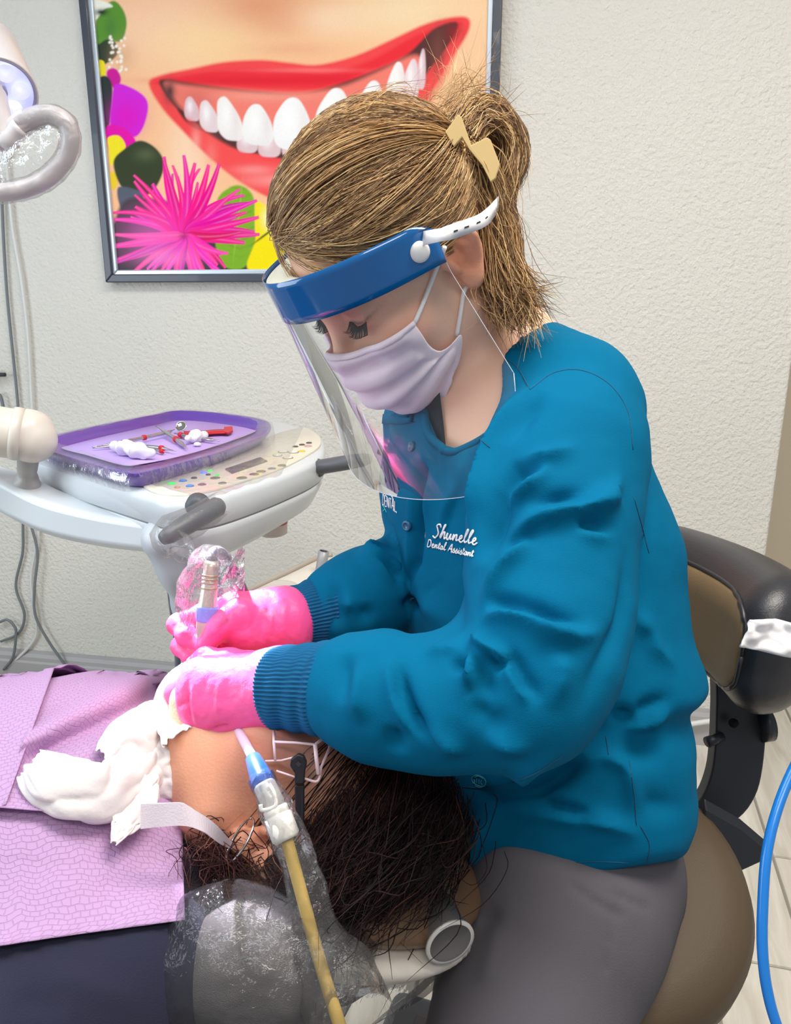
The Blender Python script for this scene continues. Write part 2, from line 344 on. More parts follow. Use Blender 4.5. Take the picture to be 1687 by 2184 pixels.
# ------------------------------------------------------------------ poster
po = thing('framed_poster', 'framed poster of a red-lipped smile with bright flowers on the wall', 'poster', onwall(640, 600, .0))
A0 = onwall(204, 585, .02); uL = (onwall(237, 603, 0)-WP)@WU; zB = onwall(237, 603, 0)[2]; uR = (onwall(1066, 200, 0)-WP)@WU; zT = zB+1.25
iL = (onwall(257, 570, 0)-WP)@WU; iB = onwall(400, 571, 0)[2]; iR = (onwall(1028, 200, 0)-WP)@WU; iT = zT-(iB-zB)
fd = mat('poster_frame_graphite', (62, 68, 80), .35, coat=.2); fs = mat('poster_liner_silver', (205, 214, 224), .28, metal=.35)
def rail(name, u0, z0, u1, z1, w, depth, back, m, inward):
    a = wp(u0, z0, -back); bb = wp(u1, z1, -back); t = nrm(bb-a); i = np.asarray(inward, float)
    mb = MB(); mb.prism([a, a+(t+i)*w, bb+(i-t)*w, bb], -WN*depth); mb.build(name, m, po, smooth=False, bevel=.003)
fw = .028; ins = iL-uL-.0155
for (u0, z0, u1, z1, inn) in ((uL, zB, uR, zB, (0, 0, 1)), (uL, zT, uR, zT, (0, 0, -1)), (uL, zB, uL, zT, WU), (uR, zB, uR, zT, -WU)):
    rail('frame_rail', u0, z0, u1, z1, ins+.004, .032, .0, fd, inn)
s = ins
for (u0, z0, u1, z1, inn) in ((uL+s, zB+s, uR-s, zB+s, (0, 0, 1)), (uL+s, zT-s, uR-s, zT-s, (0, 0, -1)), (uL+s, zB+s, uL+s, zT-s, WU), (uR-s, zB+s, uR-s, zT-s, -WU)):
    rail('silver_liner', u0, z0, u1, z1, .016, .022, .0, fs, inn)
nu = 520; nv = 680
uu, vv = np.meshgrid(np.linspace(uL+s+.01, uR-s-.01, nu), np.linspace(zB+s+.01, zT-s-.01, nv)); Vp = WP+uu.ravel()[:, None]*WU-WN*.014; Vp[:, 2] = vv.ravel()
q = Vp-CAM; dd = q@FW; X = 843.5+F*(q@EX)/dd; Y = 1092-F*(q@UP)/dd       # artwork coordinates of the print
col = np.zeros((len(X), 3))
def sm(e0, e1, x): t = np.clip((x-e0)/(e1-e0), 0, 1); return t*t*(3-2*t)
def put(mask, c): global col; m = np.clip(mask, 0, 1)[:, None]; col = col*(1-m)+np.array(lin(c))*m if not isinstance(c, np.ndarray) else col*(1-m)+c*m
def polym(pts, soft=2., n=90):
    """soft mask of a closed smooth outline"""
    p = cr(np.array(pts, float), n, closed=True); ins_ = np.zeros(len(X), bool); bb = (X > p[:, 0].min()-20) & (X < p[:, 0].max()+20) & (Y > p[:, 1].min()-20) & (Y < p[:, 1].max()+20)
    i = np.where(bb)[0]; x, y = X[i], Y[i]; inn = np.zeros(len(i), bool); dm = np.full(len(i), 1e9)
    for k in range(n):
        a = p[k]; b2 = p[(k+1) % n]; c = (a[1] > y) != (b2[1] > y); inn ^= c & (x < (b2[0]-a[0])*(y-a[1])/(b2[1]-a[1]+1e-9)+a[0])
        ab = b2-a; t = np.clip(((x-a[0])*ab[0]+(y-a[1])*ab[1])/(ab@ab+1e-9), 0, 1); dm = np.minimum(dm, np.hypot(x-a[0]-t*ab[0], y-a[1]-t*ab[1]))
    m = np.zeros(len(X)); m[i] = sm(-soft, soft, np.where(inn, dm, -dm)); return m
def bl(cx, cy, rx, ry, p=2.): return np.exp(-(((X-cx)/rx)**2+((Y-cy)/ry)**2)**(p/2))
put(np.ones(len(X)), (250, 192, 146)); put(bl(330, 60, 170, 90)*.5, (255, 214, 190)); put(bl(430, 90, 130, 60)*.7, (255, 218, 160)); put(bl(850, 20, 220, 70)*.8, (252, 228, 185))
put(bl(560, 10, 90, 45)*.8, (225, 150, 110)); put(bl(600, 55, 60, 30)*.4, (232, 158, 120)); put(bl(640, -60, 150, 70)*.8, (240, 170, 130)); put(bl(700, 40, 60, 30)*.5, (255, 222, 190))
put(bl(480, -120, 260, 80)*.6, (214, 140, 108)); put(bl(1000, 130, 60, 120)*.5, (255, 210, 170)); put(bl(620, 105, 90, 14)*.5, (236, 168, 130)); put(bl(400, 330, 50, 130)*.6, (255, 226, 196)); put(bl(1010, 260, 30, 90)*.6, (252, 214, 170))
put(polym([(317, 178), (345, 160), (410, 146), (480, 132), (560, 128), (620, 134), (680, 138), (760, 118), (840, 82), (910, 50), (970, 36), (1000, 40), (998, 70), (960, 130), (900, 230), (820, 340), (740, 420), (680, 445), (620, 440), (560, 415), (500, 380), (440, 330), (390, 280), (345, 230)], 5), (246, 74, 76))
put(polym([(330, 178), (420, 156), (520, 146), (620, 150), (700, 156), (790, 128), (900, 70), (985, 50), (900, 105), (820, 140), (740, 172), (660, 194), (590, 196), (500, 184), (420, 180)], 8)*.85, (238, 40, 54))
put(bl(560, 172, 200, 8)*.7, (226, 32, 52)); put(bl(700, 168, 90, 9)*.6, (226, 32, 52)); put(bl(650, 150, 120, 5)*.35, (255, 150, 150))
put(polym([(342, 170), (400, 176), (470, 186), (560, 196), (640, 200), (720, 180), (800, 150), (870, 115), (925, 62), (975, 48), (960, 90), (915, 150), (860, 230), (780, 300), (700, 330), (620, 340), (560, 330), (500, 318), (440, 284), (385, 240), (352, 200)], 4), (90, 52, 50))
put(polym([(352, 176), (400, 182), (480, 190), (600, 200), (720, 186), (800, 155), (880, 118), (900, 140), (880, 200), (760, 270), (600, 290), (480, 270), (410, 250), (372, 212)], 8), (246, 128, 112))
put(bl(420, 210, 40, 22)*.6, (206, 90, 84)); put(bl(560, 205, 110, 12)*.5, (250, 170, 150)); put(bl(362, 195, 12, 22), (92, 60, 58)); put(bl(935, 110, 16, 45)*.9, (120, 70, 62)); put(bl(968, 70, 18, 22)*.7, (150, 40, 44))
put(polym([(380, 232), (420, 258), (440, 275), (420, 276), (395, 258)], 4)*.9, (70, 40, 40))
def tooth(cx, top, bot, w, tint=(246, 240, 238), lean=0., r=1.0):
    h = bot-top; pts = [(cx-lean*.5-w*.22, top+h*.10), (cx-lean*.5, top), (cx-lean*.5+w*.22, top+h*.08), (cx+w*.44, top+h*.45), (cx+lean*.4+w*.47, top+h*.8), (cx+lean*.5+w*.3, bot-h*.02), (cx+lean*.5, bot), (cx+lean*.5-w*.34, bot-h*.05), (cx+lean*.2-w*.49, top+h*.75), (cx-w*.46, top+h*.4)]
    m = polym(pts, 2.5); put(m, tint); put(m*bl(cx+w*.3, (top+bot)/2, w*.18, h*.5)*.35, (226, 206, 210)); put(m*bl(cx, bot, w*.5, h*.2)*.3, (228, 214, 222)); put(m*bl(cx-w*.1, top+h*.4, w*.22, h*.3)*.7, (255, 253, 250))
for cx, t, bt, w in ((528, 296, 326, 46), (575, 300, 335, 50), (625, 304, 338, 48), (676, 300, 334, 46)): tooth(cx, t-20, bt, w, (226, 190, 192))
for a in ((408, 206, 258, 32, (222, 180, 188), 8), (444, 214, 282, 40, (234, 212, 212), 14), (487, 206, 300, 52, (246, 238, 232), 22), (549, 222, 310, 66, (246, 243, 238), 8), (624, 208, 320, 84, (248, 246, 243), 2), (714, 188, 318, 84, (248, 246, 243), -4), (792, 172, 290, 62, (246, 242, 240), -8), (846, 132, 250, 44, (248, 240, 236), -6), (878, 126, 220, 34, (236, 214, 218), -6), (900, 104, 190, 18, (226, 190, 196), -4)): tooth(*a)
put(polym([(400, 250), (470, 300), (560, 340), (640, 348), (740, 330), (860, 240), (940, 140), (985, 70), (960, 150), (890, 260), (800, 360), (720, 420), (640, 440), (560, 412), (480, 360), (420, 300)], 5)*.5, (248, 86, 84))
put(bl(590, 385, 70, 14)*.55, (255, 176, 170)); put(bl(540, 362, 40, 10)*.4, (255, 190, 184)); put(bl(450, 330, 14, 30)*.4, (255, 150, 140)); put(bl(418, 300, 10, 26)*.5, (255, 190, 175))
# printed flowers
put(polym([(214, 75), (240, 82), (252, 110), (236, 130), (206, 140), (204, 100)], 3), (44, 62, 46)); put(polym([(208, 30), (240, 2), (262, 20), (270, 52), (258, 88), (228, 84), (206, 92)], 3), (92, 146, 52)); put(bl(236, 60, 12, 22)*.6, (70, 120, 60)); put(polym([(196, 0), (226, 4), (240, 14), (222, 20), (204, 42), (198, 20)], 3), (240, 240, 224)); put(bl(216, 26, 14, 7), (40, 54, 44))
R2 = np.random.RandomState(3)
put(bl(262, 120, 26, 30)*.5, (206, 160, 120))
for k in range(34): put(bl(232+R2.rand()*46-R2.rand()*12, 74+R2.rand()*82, 3.2, 3.2, 3), (248, 240, 226))
put(polym([(206, 132), (222, 132), (224, 160), (212, 172)], 2), (236, 218, 40)); put(polym([(228, 152), (246, 146), (258, 168), (248, 190), (232, 176)], 3), (206, 30, 150)); put(polym([(212, 168), (230, 164), (240, 190), (236, 250), (226, 290), (216, 210)], 3), (48, 56, 56))
put(polym([(246, 180), (278, 186), (308, 206), (316, 230), (306, 270), (288, 292), (262, 284), (236, 270), (238, 220)], 3), (210, 40, 214)); put(bl(270, 250, 34, 34)*.8, (226, 16, 190)); put(polym([(230, 268), (262, 272), (290, 302), (270, 330), (246, 345), (226, 300)], 3), (232, 18, 170))
put(polym([(230, 294), (254, 290), (268, 314), (250, 340), (236, 352), (232, 320)], 2), (246, 226, 40)); put(polym([(236, 368), (248, 372), (250, 394), (240, 404)], 2), (240, 206, 40))
put(polym([(242, 346), (268, 316), (300, 300), (334, 318), (350, 352), (332, 400), (300, 420), (260, 400)], 3), (56, 66, 42)); put(bl(310, 330, 22, 14)*.6, (96, 106, 74)); put(polym([(252, 400), (300, 410), (300, 440), (262, 450)], 3), (86, 96, 108))
put(polym([(244, 470), (300, 420), (500, 470), (560, 520), (540, 575), (240, 580)], 6), (62, 64, 66))
put(polym([(462, 430), (486, 402), (514, 396), (540, 420), (544, 480), (538, 545), (510, 575), (470, 560), (458, 500)], 3), (128, 176, 42))
for k in range(9): put(np.exp(-((Y-(405+k*18)-.35*np.abs(X-512)*-1.)/2.2)**2)*bl(508, 470, 32, 75, 4)*.45, (84, 134, 30))
put(np.exp(-((X-(516-(Y-400)*.12))/2.)**2)*bl(508, 470, 40, 80, 4)*.5, (168, 204, 84))
put(polym([(546, 432), (580, 446), (620, 440), (640, 470), (620, 575), (530, 575), (544, 510)], 3), (248, 226, 12)); put(bl(570, 465, 12, 22)*.8, (244, 240, 190)); put(polym([(594, 430), (616, 416), (640, 430), (640, 470), (604, 470)], 3), (120, 170, 40)); put(np.exp(-((Y-(520-(X-540)*.75))/3)**2)*bl(575, 500, 40, 40, 4), (80, 96, 30))
ang = np.arctan2(Y-500, X-392); rad = np.hypot(X-392, Y-500)
for k in range(64):
    a0 = -2.95+k*(6.2/64)+R2.randn()*.05; L = 110+R2.rand()*55
    if a0 < -.35 or a0 > 2.9 or abs(a0) > 2.6: L *= 1.05
    if a0 > .35 and a0 < 2.4: L *= .7
    cv = R2.randn()*.0016; da = (ang-a0-cv*rad+np.pi) % (2*np.pi)-np.pi; w = (7.5+R2.rand()*5)*np.clip(1.15-rad/L, 0, 1)**.7*sm(0, 30, rad+8)
    m = sm(1.6, -1.2, np.abs(da)*rad-w)*(rad < L)*(np.cos(da) > 0)
    base = (246, 0, 140) if abs(a0+1.4) < 1.3 else ((250, 60, 175) if a0 > .4 or a0 < -2.4 else (238, 10, 110))
    put(m, tuple(np.clip(np.array(base)+R2.randn(3)*14, 0, 255))); put(m*np.exp(-(np.abs(da)*rad/2.)**2)*.3, (255, 150, 210))
put(bl(322, 500, 60, 52)*.45, (252, 120, 210)); put(bl(392, 504, 10, 9)*.6, (150, 20, 70)); put(bl(350, 550, 60, 20)*.4, (255, 160, 220))
col *= (1+.05*(R2.rand(len(X))-.5))[:, None]
pm = mat('poster_print', (255, 255, 255), .6, attr='Col', spec=.12); mk('poster_print', Vp, gridfaces(nu, nv), pm, po, smooth=False, cols=col)
MB().box(wp(uL+.01, zB+.01, -.002), WU*(uR-uL-.02), (0, 0, zT-zB-.02), -WN*.008).build('backing_board', fd, po, smooth=False)
# ================================================================== the assistant
A_ = thing('person', 'seated woman in teal scrub jacket, face shield and pink gloves leaning over the patient', 'person', P(1200, 1850, .82))
be = math.radians(47); hx = (-.85, 0, .52)
def headframe(b): c, s = math.cos(b), math.sin(b); f = vdir((hx[0]*c, -s, hx[2]*c), 820, 560); u = vdir((hx[0]*s, c, hx[2]*s), 820, 560); return f, u, np.cross(u, f)
hf, hu, hl_ = headframe(be); HO = P(775, 685, .713)-.082*hf-.032*hl_
def hd(f, u, l): return HO+f*hf+u*hu+l*hl_
HA = np.array([hf, hu, hl_])
teal = mat('teal_twill', (0, 99, 137), .85, bump=(900, .10), spec=.08, var=(14, .05))
tealr = mat('teal_rib_knit', (22, 92, 134), .85, spec=.2)
thread = mat('white_thread', (244, 244, 246), .6)
# ---- torso rings measured as left/right extents
tl_, tf_ = .6*EX-.8*FW, -.8*EX-.6*FW
TO = P(1120, 1092, .85)
def ring(py, xl, xr, d, ratio=.75):
    c = P((xl+xr)/2, py, d)-TO; hw = (xr-xl)/2*d/F; rl = hw/math.sqrt(.36+.64*ratio**2)
    return (c@UP, c@tl_, c@tf_, rl, rl*ratio)
rings = [ring(690, 1020, 1170, .84, .8), ring(740, 965, 1205, .84, .72), ring(800, 890, 1250, .845, .7), ring(860, 838, 1290, .85, .72), ring(950, 826, 1335, .85), ring(1050, 820, 1370, .85), ring(1150, 832, 1408, .845), ring(1250, 850, 1418, .84), ring(1340, 866, 1430, .835),
         ring(1430, 890, 1456, .83), ring(1480, 905, 1425, .825), ring(1540, 920, 1438, .82), ring(1620, 935, 1440, .815), ring(1700, 948, 1440, .81), ring(1780, 965, 1405, .805), ring(1850, 985, 1350, .80), ring(1910, 1000, 1300, .795), ring(1990, 1020, 1270, .79)]
torso = loft_(TO, UP, tl_, tf_, rings)
nearU = chain_([P(1232, 880, .735), P(1205, 980, .70), P(1178, 1110, .67), P(1165, 1290, .64), P(1150, 1405, .615), P(1118, 1482, .605)], [.062, .067, .067, .065, .057, .050], .03)
nearF = chain_([P(1118, 1482, .605), P(1000, 1496, .615), P(900, 1502, .63), P(800, 1482, .645), P(748, 1472, .655)], [.050, .047, .046, .047, .042], .03)
farU = chain_([P(912, 905, .965), P(915, 1050, .95), P(925, 1215, .93)], [.056, .054, .052], .03)
farF = chain_([P(925, 1215, .93), P(850, 1245, .885), P(770, 1275, .85), P(718, 1298, .83)], [.052, .049, .046, .043], .03)
sleeves = uni_([uni_([nearU, nearF], .03), uni_([farU, farF], .03)], .004)
shp = uni_([torso, ell_(P(1160, 815, .79), np.array([tl_, tf_, UP]), (.085, .07, .045))], .05)
jac0 = lambda q: np.minimum(smin(shp(q), smin(nearU(q), farU(q), .004), .022), smin(uni_([nearU, nearF], .03)(q), uni_([farU, farF], .03)(q), .004))
neckhole = chain_([P(1085, 640, .83), P(1045, 760, .80), P(966, 862, .745), P(922, 905, .71)], [.056, .050, .039, .025], .03)
hA, hB, hC = P(1012, 1936, .79), P(1230, 1868, .665), P(1400, 1845, .75); hemN = nrm(np.cross(hB-hA, hC-hA)); hemN = hemN if hemN[2] < 0 else -hemN
jac1 = sub_(jac0, neckhole, .006)
jac = int_(jac1, plane_(hB, hemN), .006)
jlo = np.minimum.reduce([P(690, 600, .6), P(690, 2000, .95), P(690, 2000, .55), P(690, 600, 1.05)])-.03; jhi = np.maximum.reduce([P(1500, 600, 1.05), P(1500, 2000, .8), P(1500, 1500, .55), P(1500, 600, .6)])+.03
V, Q = surf(jac, jlo, jhi, .0036); N = vnormals(V, Q)
FOLDS = [
 ([(1105, 978), (1150, 976), (1190, 968), (1245, 940)], .006, 16), ([(1095, 1010), (1130, 1005), (1165, 1000)], -.005, 16),
 ([(1060, 1085), (1120, 1045), (1178, 992)], .009, 14), ([(1062, 1050), (1100, 1010), (1125, 985)], -.008, 20),
 ([(1060, 1172), (1130, 1118), (1200, 1092), (1300, 1070), (1322, 1055)], .010, 16), ([(1120, 1090), (1180, 1070), (1240, 1062), (1300, 1052)], -.009, 15), ([(1200, 1050), (1250, 1062), (1300, 1048), (1335, 1010)], .006, 15),
 ([(1022, 1310), (1060, 1232), (1108, 1170), (1140, 1135)], .008, 15), ([(1070, 1180), (1110, 1150), (1180, 1112)], -.006, 14), ([(1225, 1105), (1260, 1122), (1320, 1128)], -.008, 16), ([(1220, 1120), (1260, 1140), (1320, 1142)], .005, 14),
 ([(1022, 1210), (1045, 1140), (1075, 1060), (1095, 1010)], -.012, 26), ([(1145, 815), (1085, 875), (1048, 960), (1024, 1040), (1012, 1110), (1010, 1190)], .009, 17), ([(1170, 830), (1120, 885), (1085, 960)], -.006, 22),
 ([(1020, 1332), (1055, 1312), (1110, 1316), (1180, 1346), (1240, 1356), (1300, 1340)], .011, 15), ([(1035, 1300), (1062, 1288), (1120, 1300), (1200, 1328), (1260, 1338)], -.010, 15),
 ([(1012, 1345), (1022, 1368), (1070, 1402), (1082, 1410)], .009, 12), ([(1030, 1385), (1062, 1412), (1085, 1425)], -.010, 11), ([(1072, 1360), (1100, 1420), (1130, 1470), (1160, 1500)], -.007, 14), ([(1050, 1360), (1080, 1425), (1115, 1480), (1140, 1500)], .005, 12),
 ([(1006, 1376), (1008, 1420), (1002, 1450), (988, 1472)], .010, 11), ([(1025, 1400), (1030, 1450), (1060, 1510)], -.006, 16), ([(985, 1400), (985, 1440)], -.006, 13), ([(900, 1395), (950, 1385), (1000, 1390)], .004, 14),
 ([(848, 1405), (852, 1450), (876, 1520), (918, 1572), (960, 1605)], -.010, 12), ([(836, 1395), (834, 1445), (856, 1520), (890, 1575)], .006, 15), ([(742, 1385), (732, 1440), (736, 1510)], -.006, 20), ([(770, 1400), (762, 1480), (770, 1550)], .005, 20),
 ([(845, 1545), (842, 1610)], -.006, 16), ([(880, 1530), (940, 1580), (1010, 1612)], .006, 18), ([(1005, 1480), (1040, 1530), (1100, 1560)], -.006, 22), ([(1030, 1560), (1080, 1590), (1150, 1590)], .005, 20), ([(1180, 1380), (1200, 1440), (1170, 1520)], .005, 24),
 # body
 ([(930, 1702), (1040, 1706), (1120, 1700), (1172, 1680), (1222, 1642), (1262, 1620)], -.016, 17), ([(1100, 1714), (1200, 1730), (1285, 1746)], -.010, 11), ([(1110, 1728), (1200, 1742), (1300, 1756), (1375, 1795)], .008, 15),
 ([(1080, 1712), (1045, 1760), (1025, 1830), (1020, 1890)], .012, 20), ([(985, 1725), (985, 1790), (1000, 1880)], -.028, 30, 6), ([(1000, 1660), (1060, 1668), (1120, 1650), (1200, 1605)], .006, 18), ([(1240, 1628), (1300, 1618), (1336, 1640), (1346, 1690), (1350, 1750)], .006, 12),
 ([(1450, 1478), (1390, 1508), (1330, 1530), (1260, 1560)], -.009, 15), ([(1440, 1510), (1380, 1540), (1320, 1560)], .006, 18), ([(1452, 1432), (1405, 1392), (1370, 1330), (1350, 1260)], .005, 18), ([(1430, 1600), (1370, 1605), (1300, 1625)], -.006, 22), ([(1470, 1720), (1400, 1718), (1360, 1715)], -.004, 22),
 ([(1340, 1150), (1335, 1250), (1325, 1330), (1270, 1440), (1220, 1560)], -.006, 18),
 ([(1000, 868), (950, 960), (916, 1045), (898, 1150)], .006, 16), ([(1030, 900), (985, 1000), (950, 1090), (930, 1180)], .004, 16), ([(985, 905), (935, 990), (905, 1080)], -.005, 16), ([(1000, 1010), (965, 1090), (955, 1150)], -.003, 14),
 ([(902, 975), (895, 1070), (887, 1180), (879, 1290), (872, 1380)], -.010, 11, 12), ([(886, 960), (880, 1060), (872, 1180), (866, 1290)], .003, 14, 12),
 ([(900, 1200), (920, 1300), (930, 1400)], .005, 30), ([(980, 1180), (975, 1300), (970, 1370)], -.005, 24),
 # far sleeve
 ([(835, 1140), (800, 1165), (790, 1180), (850, 1215), (866, 1250)], .008, 12), ([(800, 1190), (840, 1215), (862, 1245)], -.009, 11), ([(760, 1180), (800, 1205), (850, 1262)], .006, 13), ([(705, 1228), (716, 1290), (712, 1350)], -.006, 12), ([(726, 1222), (740, 1290), (744, 1360)], .006, 14), ([(760, 1250), (780, 1310), (790, 1350)], -.005, 14),
 ([(832, 900), (850, 960), (862, 1040)], .004, 14), ([(815, 1090), (830, 1130), (860, 1190)], -.006, 14),
]
V = folds(V, N, jac, [(f_[0], f_[1]*(1.6 if f_[1] > 0 else 1.25), f_[2]*(1.12 if f_[1] > 0 else 1.3))+tuple(f_[3:]) for f_ in FOLDS]); N = vnormals(V, Q)
V = V+N*(.0014*wnoise(V, (22, 22, 30), 3.)+.0004*wnoise(V, 70, 9.))[:, None]
jm = mk('jacket', V, Q, teal, A_); jbvh = BVHTree.FromPolygons(V.tolist(), Q.tolist())
# ---- knit cuffs with real ribs
def ribcuff(name, path, rad, ribs, parent, amp=.0011, seg=4):
    path = cr(path, 26); rad = cr(np.array(rad)[:, None], 26)[:, 0]; n = ribs*seg; T = np.gradient(path, axis=0); T /= np.linalg.norm(T, axis=1)[:, None]; u = nrm(np.cross(T[0], [0.2, .3, 1])); V = []
    a = np.arange(n)/n*2*np.pi
    for i in range(len(path)):
        u = nrm(u-T[i]*(u@T[i])); w = np.cross(T[i], u); rr = rad[i]+amp*np.cos(a*ribs)+.0008*np.sin(i*.9+a*3)
        V.append(path[i]+rr[:, None]*(np.cos(a)[:, None]*u+np.sin(a)[:, None]*w))
    # fold the edge inward so the knit has a thickness
    for k, s in ((len(path)-1, .93), (len(path)-1, .86)): V.append(path[k]-T[k]*(.002 if s < .9 else -.001)+(V[k]-path[k])*s)
    Fc = []; m = len(V)
    for i in range(m-1):
        for j in range(n): k = (j+1) % n; Fc.append((i*n+j, i*n+k, (i+1)*n+k, (i+1)*n+j))
    return mk(name, np.vstack(V), np.array(Fc), tealr, parent)
ribcuff('cuff', [P(730, 1470, .655), P(690, 1468, .665), P(640, 1467, .675), P(588, 1466, .685)], [.041, .039, .0365, .0350], 64, jm)
ribcuff('cuff', [P(720, 1300, .83), P(690, 1305, .825), P(650, 1315, .815), P(590, 1328, .80)], [.039, .0375, .0345, .031], 60, jm)
# ---- placket strip, snaps, emblem tab, embroidery
def onj(px, py, off=.0015, f=jac):
    r = ray(px, py); h_, n_, _, _ = jbvh.ray_cast(Vector(CAM), Vector(r))
    if h_ is None: h_, n_, _, _ = jbvh.find_nearest(Vector(P(px, py, .8)))
    n_ = np.array(n_); n_ = n_ if n_@r < 0 else -n_; return np.array(h_)+n_*off, n_
def decal(pts, off=.0025, f=jac): return np.array([onj(x, y, off, f)[0] for x, y in pts])
snapm = mat('teal_snap', (36, 96, 128), .3, spec=.6)
for x, y in ((869, 1121), (880, 953), (883, 1279)):
    p, n = onj(x, y, .001); mk('snap', *lathe([(.0001, 0.0012), (.003, .0012), (.0034, .002), (.0052, .002), (.0056, .0008), (.0056, -.002)][::-1], p, n, 20), snapm, jm)
def strokes(name, segs, wpx, parent, m=thread, off=.0008, label=None):
    mb = MB()
    for s in segs:
        s = cr(np.array(s, float), max(6, 5*len(s)));
        pts = decal(s, off); r = wpx*((pts[0]-CAM)@FW)/F*.5
        mb.tube(pts, np.concatenate([[r*.6], np.full(len(pts)-2, r), [r*.6]]), seg=5)
    return mb.build(name, m, parent, label=label)
def script(word, o, ex, ey):
    """cursive letters as strokes on a unit box, laid out along ex (advance) and ey (up)"""
    L = {'S': (.8, [[(.75, 1.35), (.55, 1.75), (.3, 1.5), (.45, 1.05), (.6, .5), (.35, -.1), (.0, .1)]]), 'h': (.75, [[(0, .1), (.3, 1.2), (.42, 1.75), (.3, 1.6), (.15, 0), (.3, .7), (.5, .85), (.52, .3), (.6, 0), (.78, .25)]]),
         'u': (.75, [[(0, .3), (.12, .8), (.1, .2), (.3, 0), (.5, .75), (.52, .1), (.78, .25)]]), 'n': (.75, [[(0, .25), (.12, .8), (.12, 0), (.3, .7), (.48, .75), (.5, .1), (.78, .25)]]), 'e': (.6, [[(0, .2), (.35, .55), (.3, .85), (.1, .6), (.15, .1), (.4, 0), (.62, .3)]]),
         'l': (.5, [[(0, .2), (.38, 1.4), (.32, 1.8), (.16, 1.2), (.2, .1), (.52, .25)]]), 'D': (.95, [[(.15, 1.5), (.1, 0), (.6, .1), (.75, .8), (.5, 1.5), (.05, 1.45)]]), 't': (.45, [[(.0, .2), (.25, 1.4), (.18, .1), (.45, .25)], [(.0, 1.0), (.45, 1.05)]]),
         'a': (.7, [[(.5, .75), (.2, .8), (.08, .3), (.3, 0), (.5, .75), (.5, .1), (.72, .25)]]), 'A': (1.0, [[(0, 0), (.5, 1.5), (.65, 1.5), (.75, 0), (.95, .2)], [(.1, .55), (.9, .65)]]), 's': (.55, [[(0, .15), (.24, .95), (.27, .6), (.42, .28), (.24, -.02), (.04, .08)], [(.34, .05), (.56, .2)]]), 'i': (.4, [[(0, .2), (.15, .8), (.15, .1), (.42, .25)], [(.2, 1.15), (.24, 1.2)]]), ' ': (.5, []),
         'N': (.8, [[(0, 0), (0, 1.5), (.6, 0), (.6, 1.5)]]), 'T': (.7, [[(.3, 0), (.3, 1.5)], [(0, 1.5), (.65, 1.5)]]), 'L': (.7, [[(.1, 1.5), (.1, 0), (.6, 0), (.75, -.2)]]), 'E': (.7, [[(.55, 1.5), (0, 1.5), (0, 0), (.55, 0)], [(0, .75), (.45, .75)]]), 'Q': (.8, [])}
    out = []; x = 0.; o = np.asarray(o, float); ex = np.asarray(ex, float); ey = np.asarray(ey, float)
    for c in word:
        w, ss = L[c]
        for s in ss: out.append([o+ex*(x+a)+ey*b for a, b in s])
        x += w
    return out
seamm = mat('seam_thread', (0, 76, 110), .8)
for sg in ([(1130, 832), (1180, 796), (1240, 790), (1300, 820), (1340, 880), (1350, 960)], [(1058, 758), (1100, 780), (1130, 830)], [(1352, 1062), (1366, 1112), (1384, 1180)], [(1005, 920), (1045, 955)], [(1292, 1568), (1298, 1610)], [(1342, 1622), (1352, 1690), (1357, 1760)], [(985, 1678), (1050, 1680), (1130, 1655), (1200, 1612)], [(1365, 1760), (1385, 1800), (1380, 1840)], [(822, 905), (860, 905), (885, 900)], [(1040, 1868), (1120, 1848), (1250, 1838), (1340, 1840)]):
    strokes('seam_stitching', [sg], 2.4, jm, m=seamm, off=.0002)
wtx = script('Shunelle', (924, 1144), (17.8, 3.6), (3.2, -16)); strokes('name_embroidery', wtx, 4.0, jm, label='white cursive name stitching')
wtx = script('Dental Assistant', (912, 1165), (10.0, 2.4), (1.9, -9.6)); wtx = [s for s in wtx if max(p[0] for p in s) < 1022]; strokes('title_embroidery', wtx, 2.8, jm, label='white cursive job title stitching')
wtx = script('DENTAL', (817, 1075), (6.2, 3.4), (0, -14)); strokes('office_embroidery', wtx+[[(838, 1076), (839, 1062), (832, 1052)]], 2.6, jm, label='white capital letters stitched on the far chest')
strokes('office_embroidery_tail', [[(817, 1076), (822, 1084), (818, 1090)], [(822, 1084), (826, 1092)]], 2.4, jm, m=mat('aqua_thread', (60, 210, 210), .6))
cpts = [jbvh.find_nearest(Vector(P(x, y, d)))[0] for x, y, d in ((1078, 735, .77), (1056, 780, .765), (1036, 830, .755), (1004, 880, .745), (965, 918, .74), (935, 934, .735), (912, 925, .74), (903, 890, .76), (908, 850, .79), (930, 810, .82))]
tube('neck_band', cr(np.array(cpts), 60), .0042, teal, jm, seg=10)
# pocket welt and the little round emblem
embm = mat('emblem_thread', (70, 160, 180), .6)
el = [(1023+15*math.cos(a), 1665+11*math.sin(a)+4*math.cos(a)) for a in np.linspace(0, 2*math.pi, 26)]
strokes('pocket_emblem', [el, [(1012, 1662), (1014, 1668), (1010, 1670)], [(1018, 1660), (1018, 1670)], [(1023, 1662), (1023, 1672)], [(1029, 1664), (1027, 1669), (1030, 1674)], [(1013, 1658), (1022, 1655), (1032, 1661)], [(1014, 1675), (1024, 1679), (1033, 1677)]], 2.0, jm, m=embm, label='small oval emblem in pale teal thread')
tabm = MB()
for s in ([(822, 884), (860, 884), (884, 878)], ): 
    p = decal(cr(np.array(s, float), 10), .002); q2 = decal(cr(np.array([(820, 904), (858, 905), (880, 901)], float), 10), .002)
    tabm.add(np.vstack([p, q2]), [(i, i+1, i+11, i+10) for i in range(9)])
tabm.build('shoulder_tab', teal, jm, solid=.003)
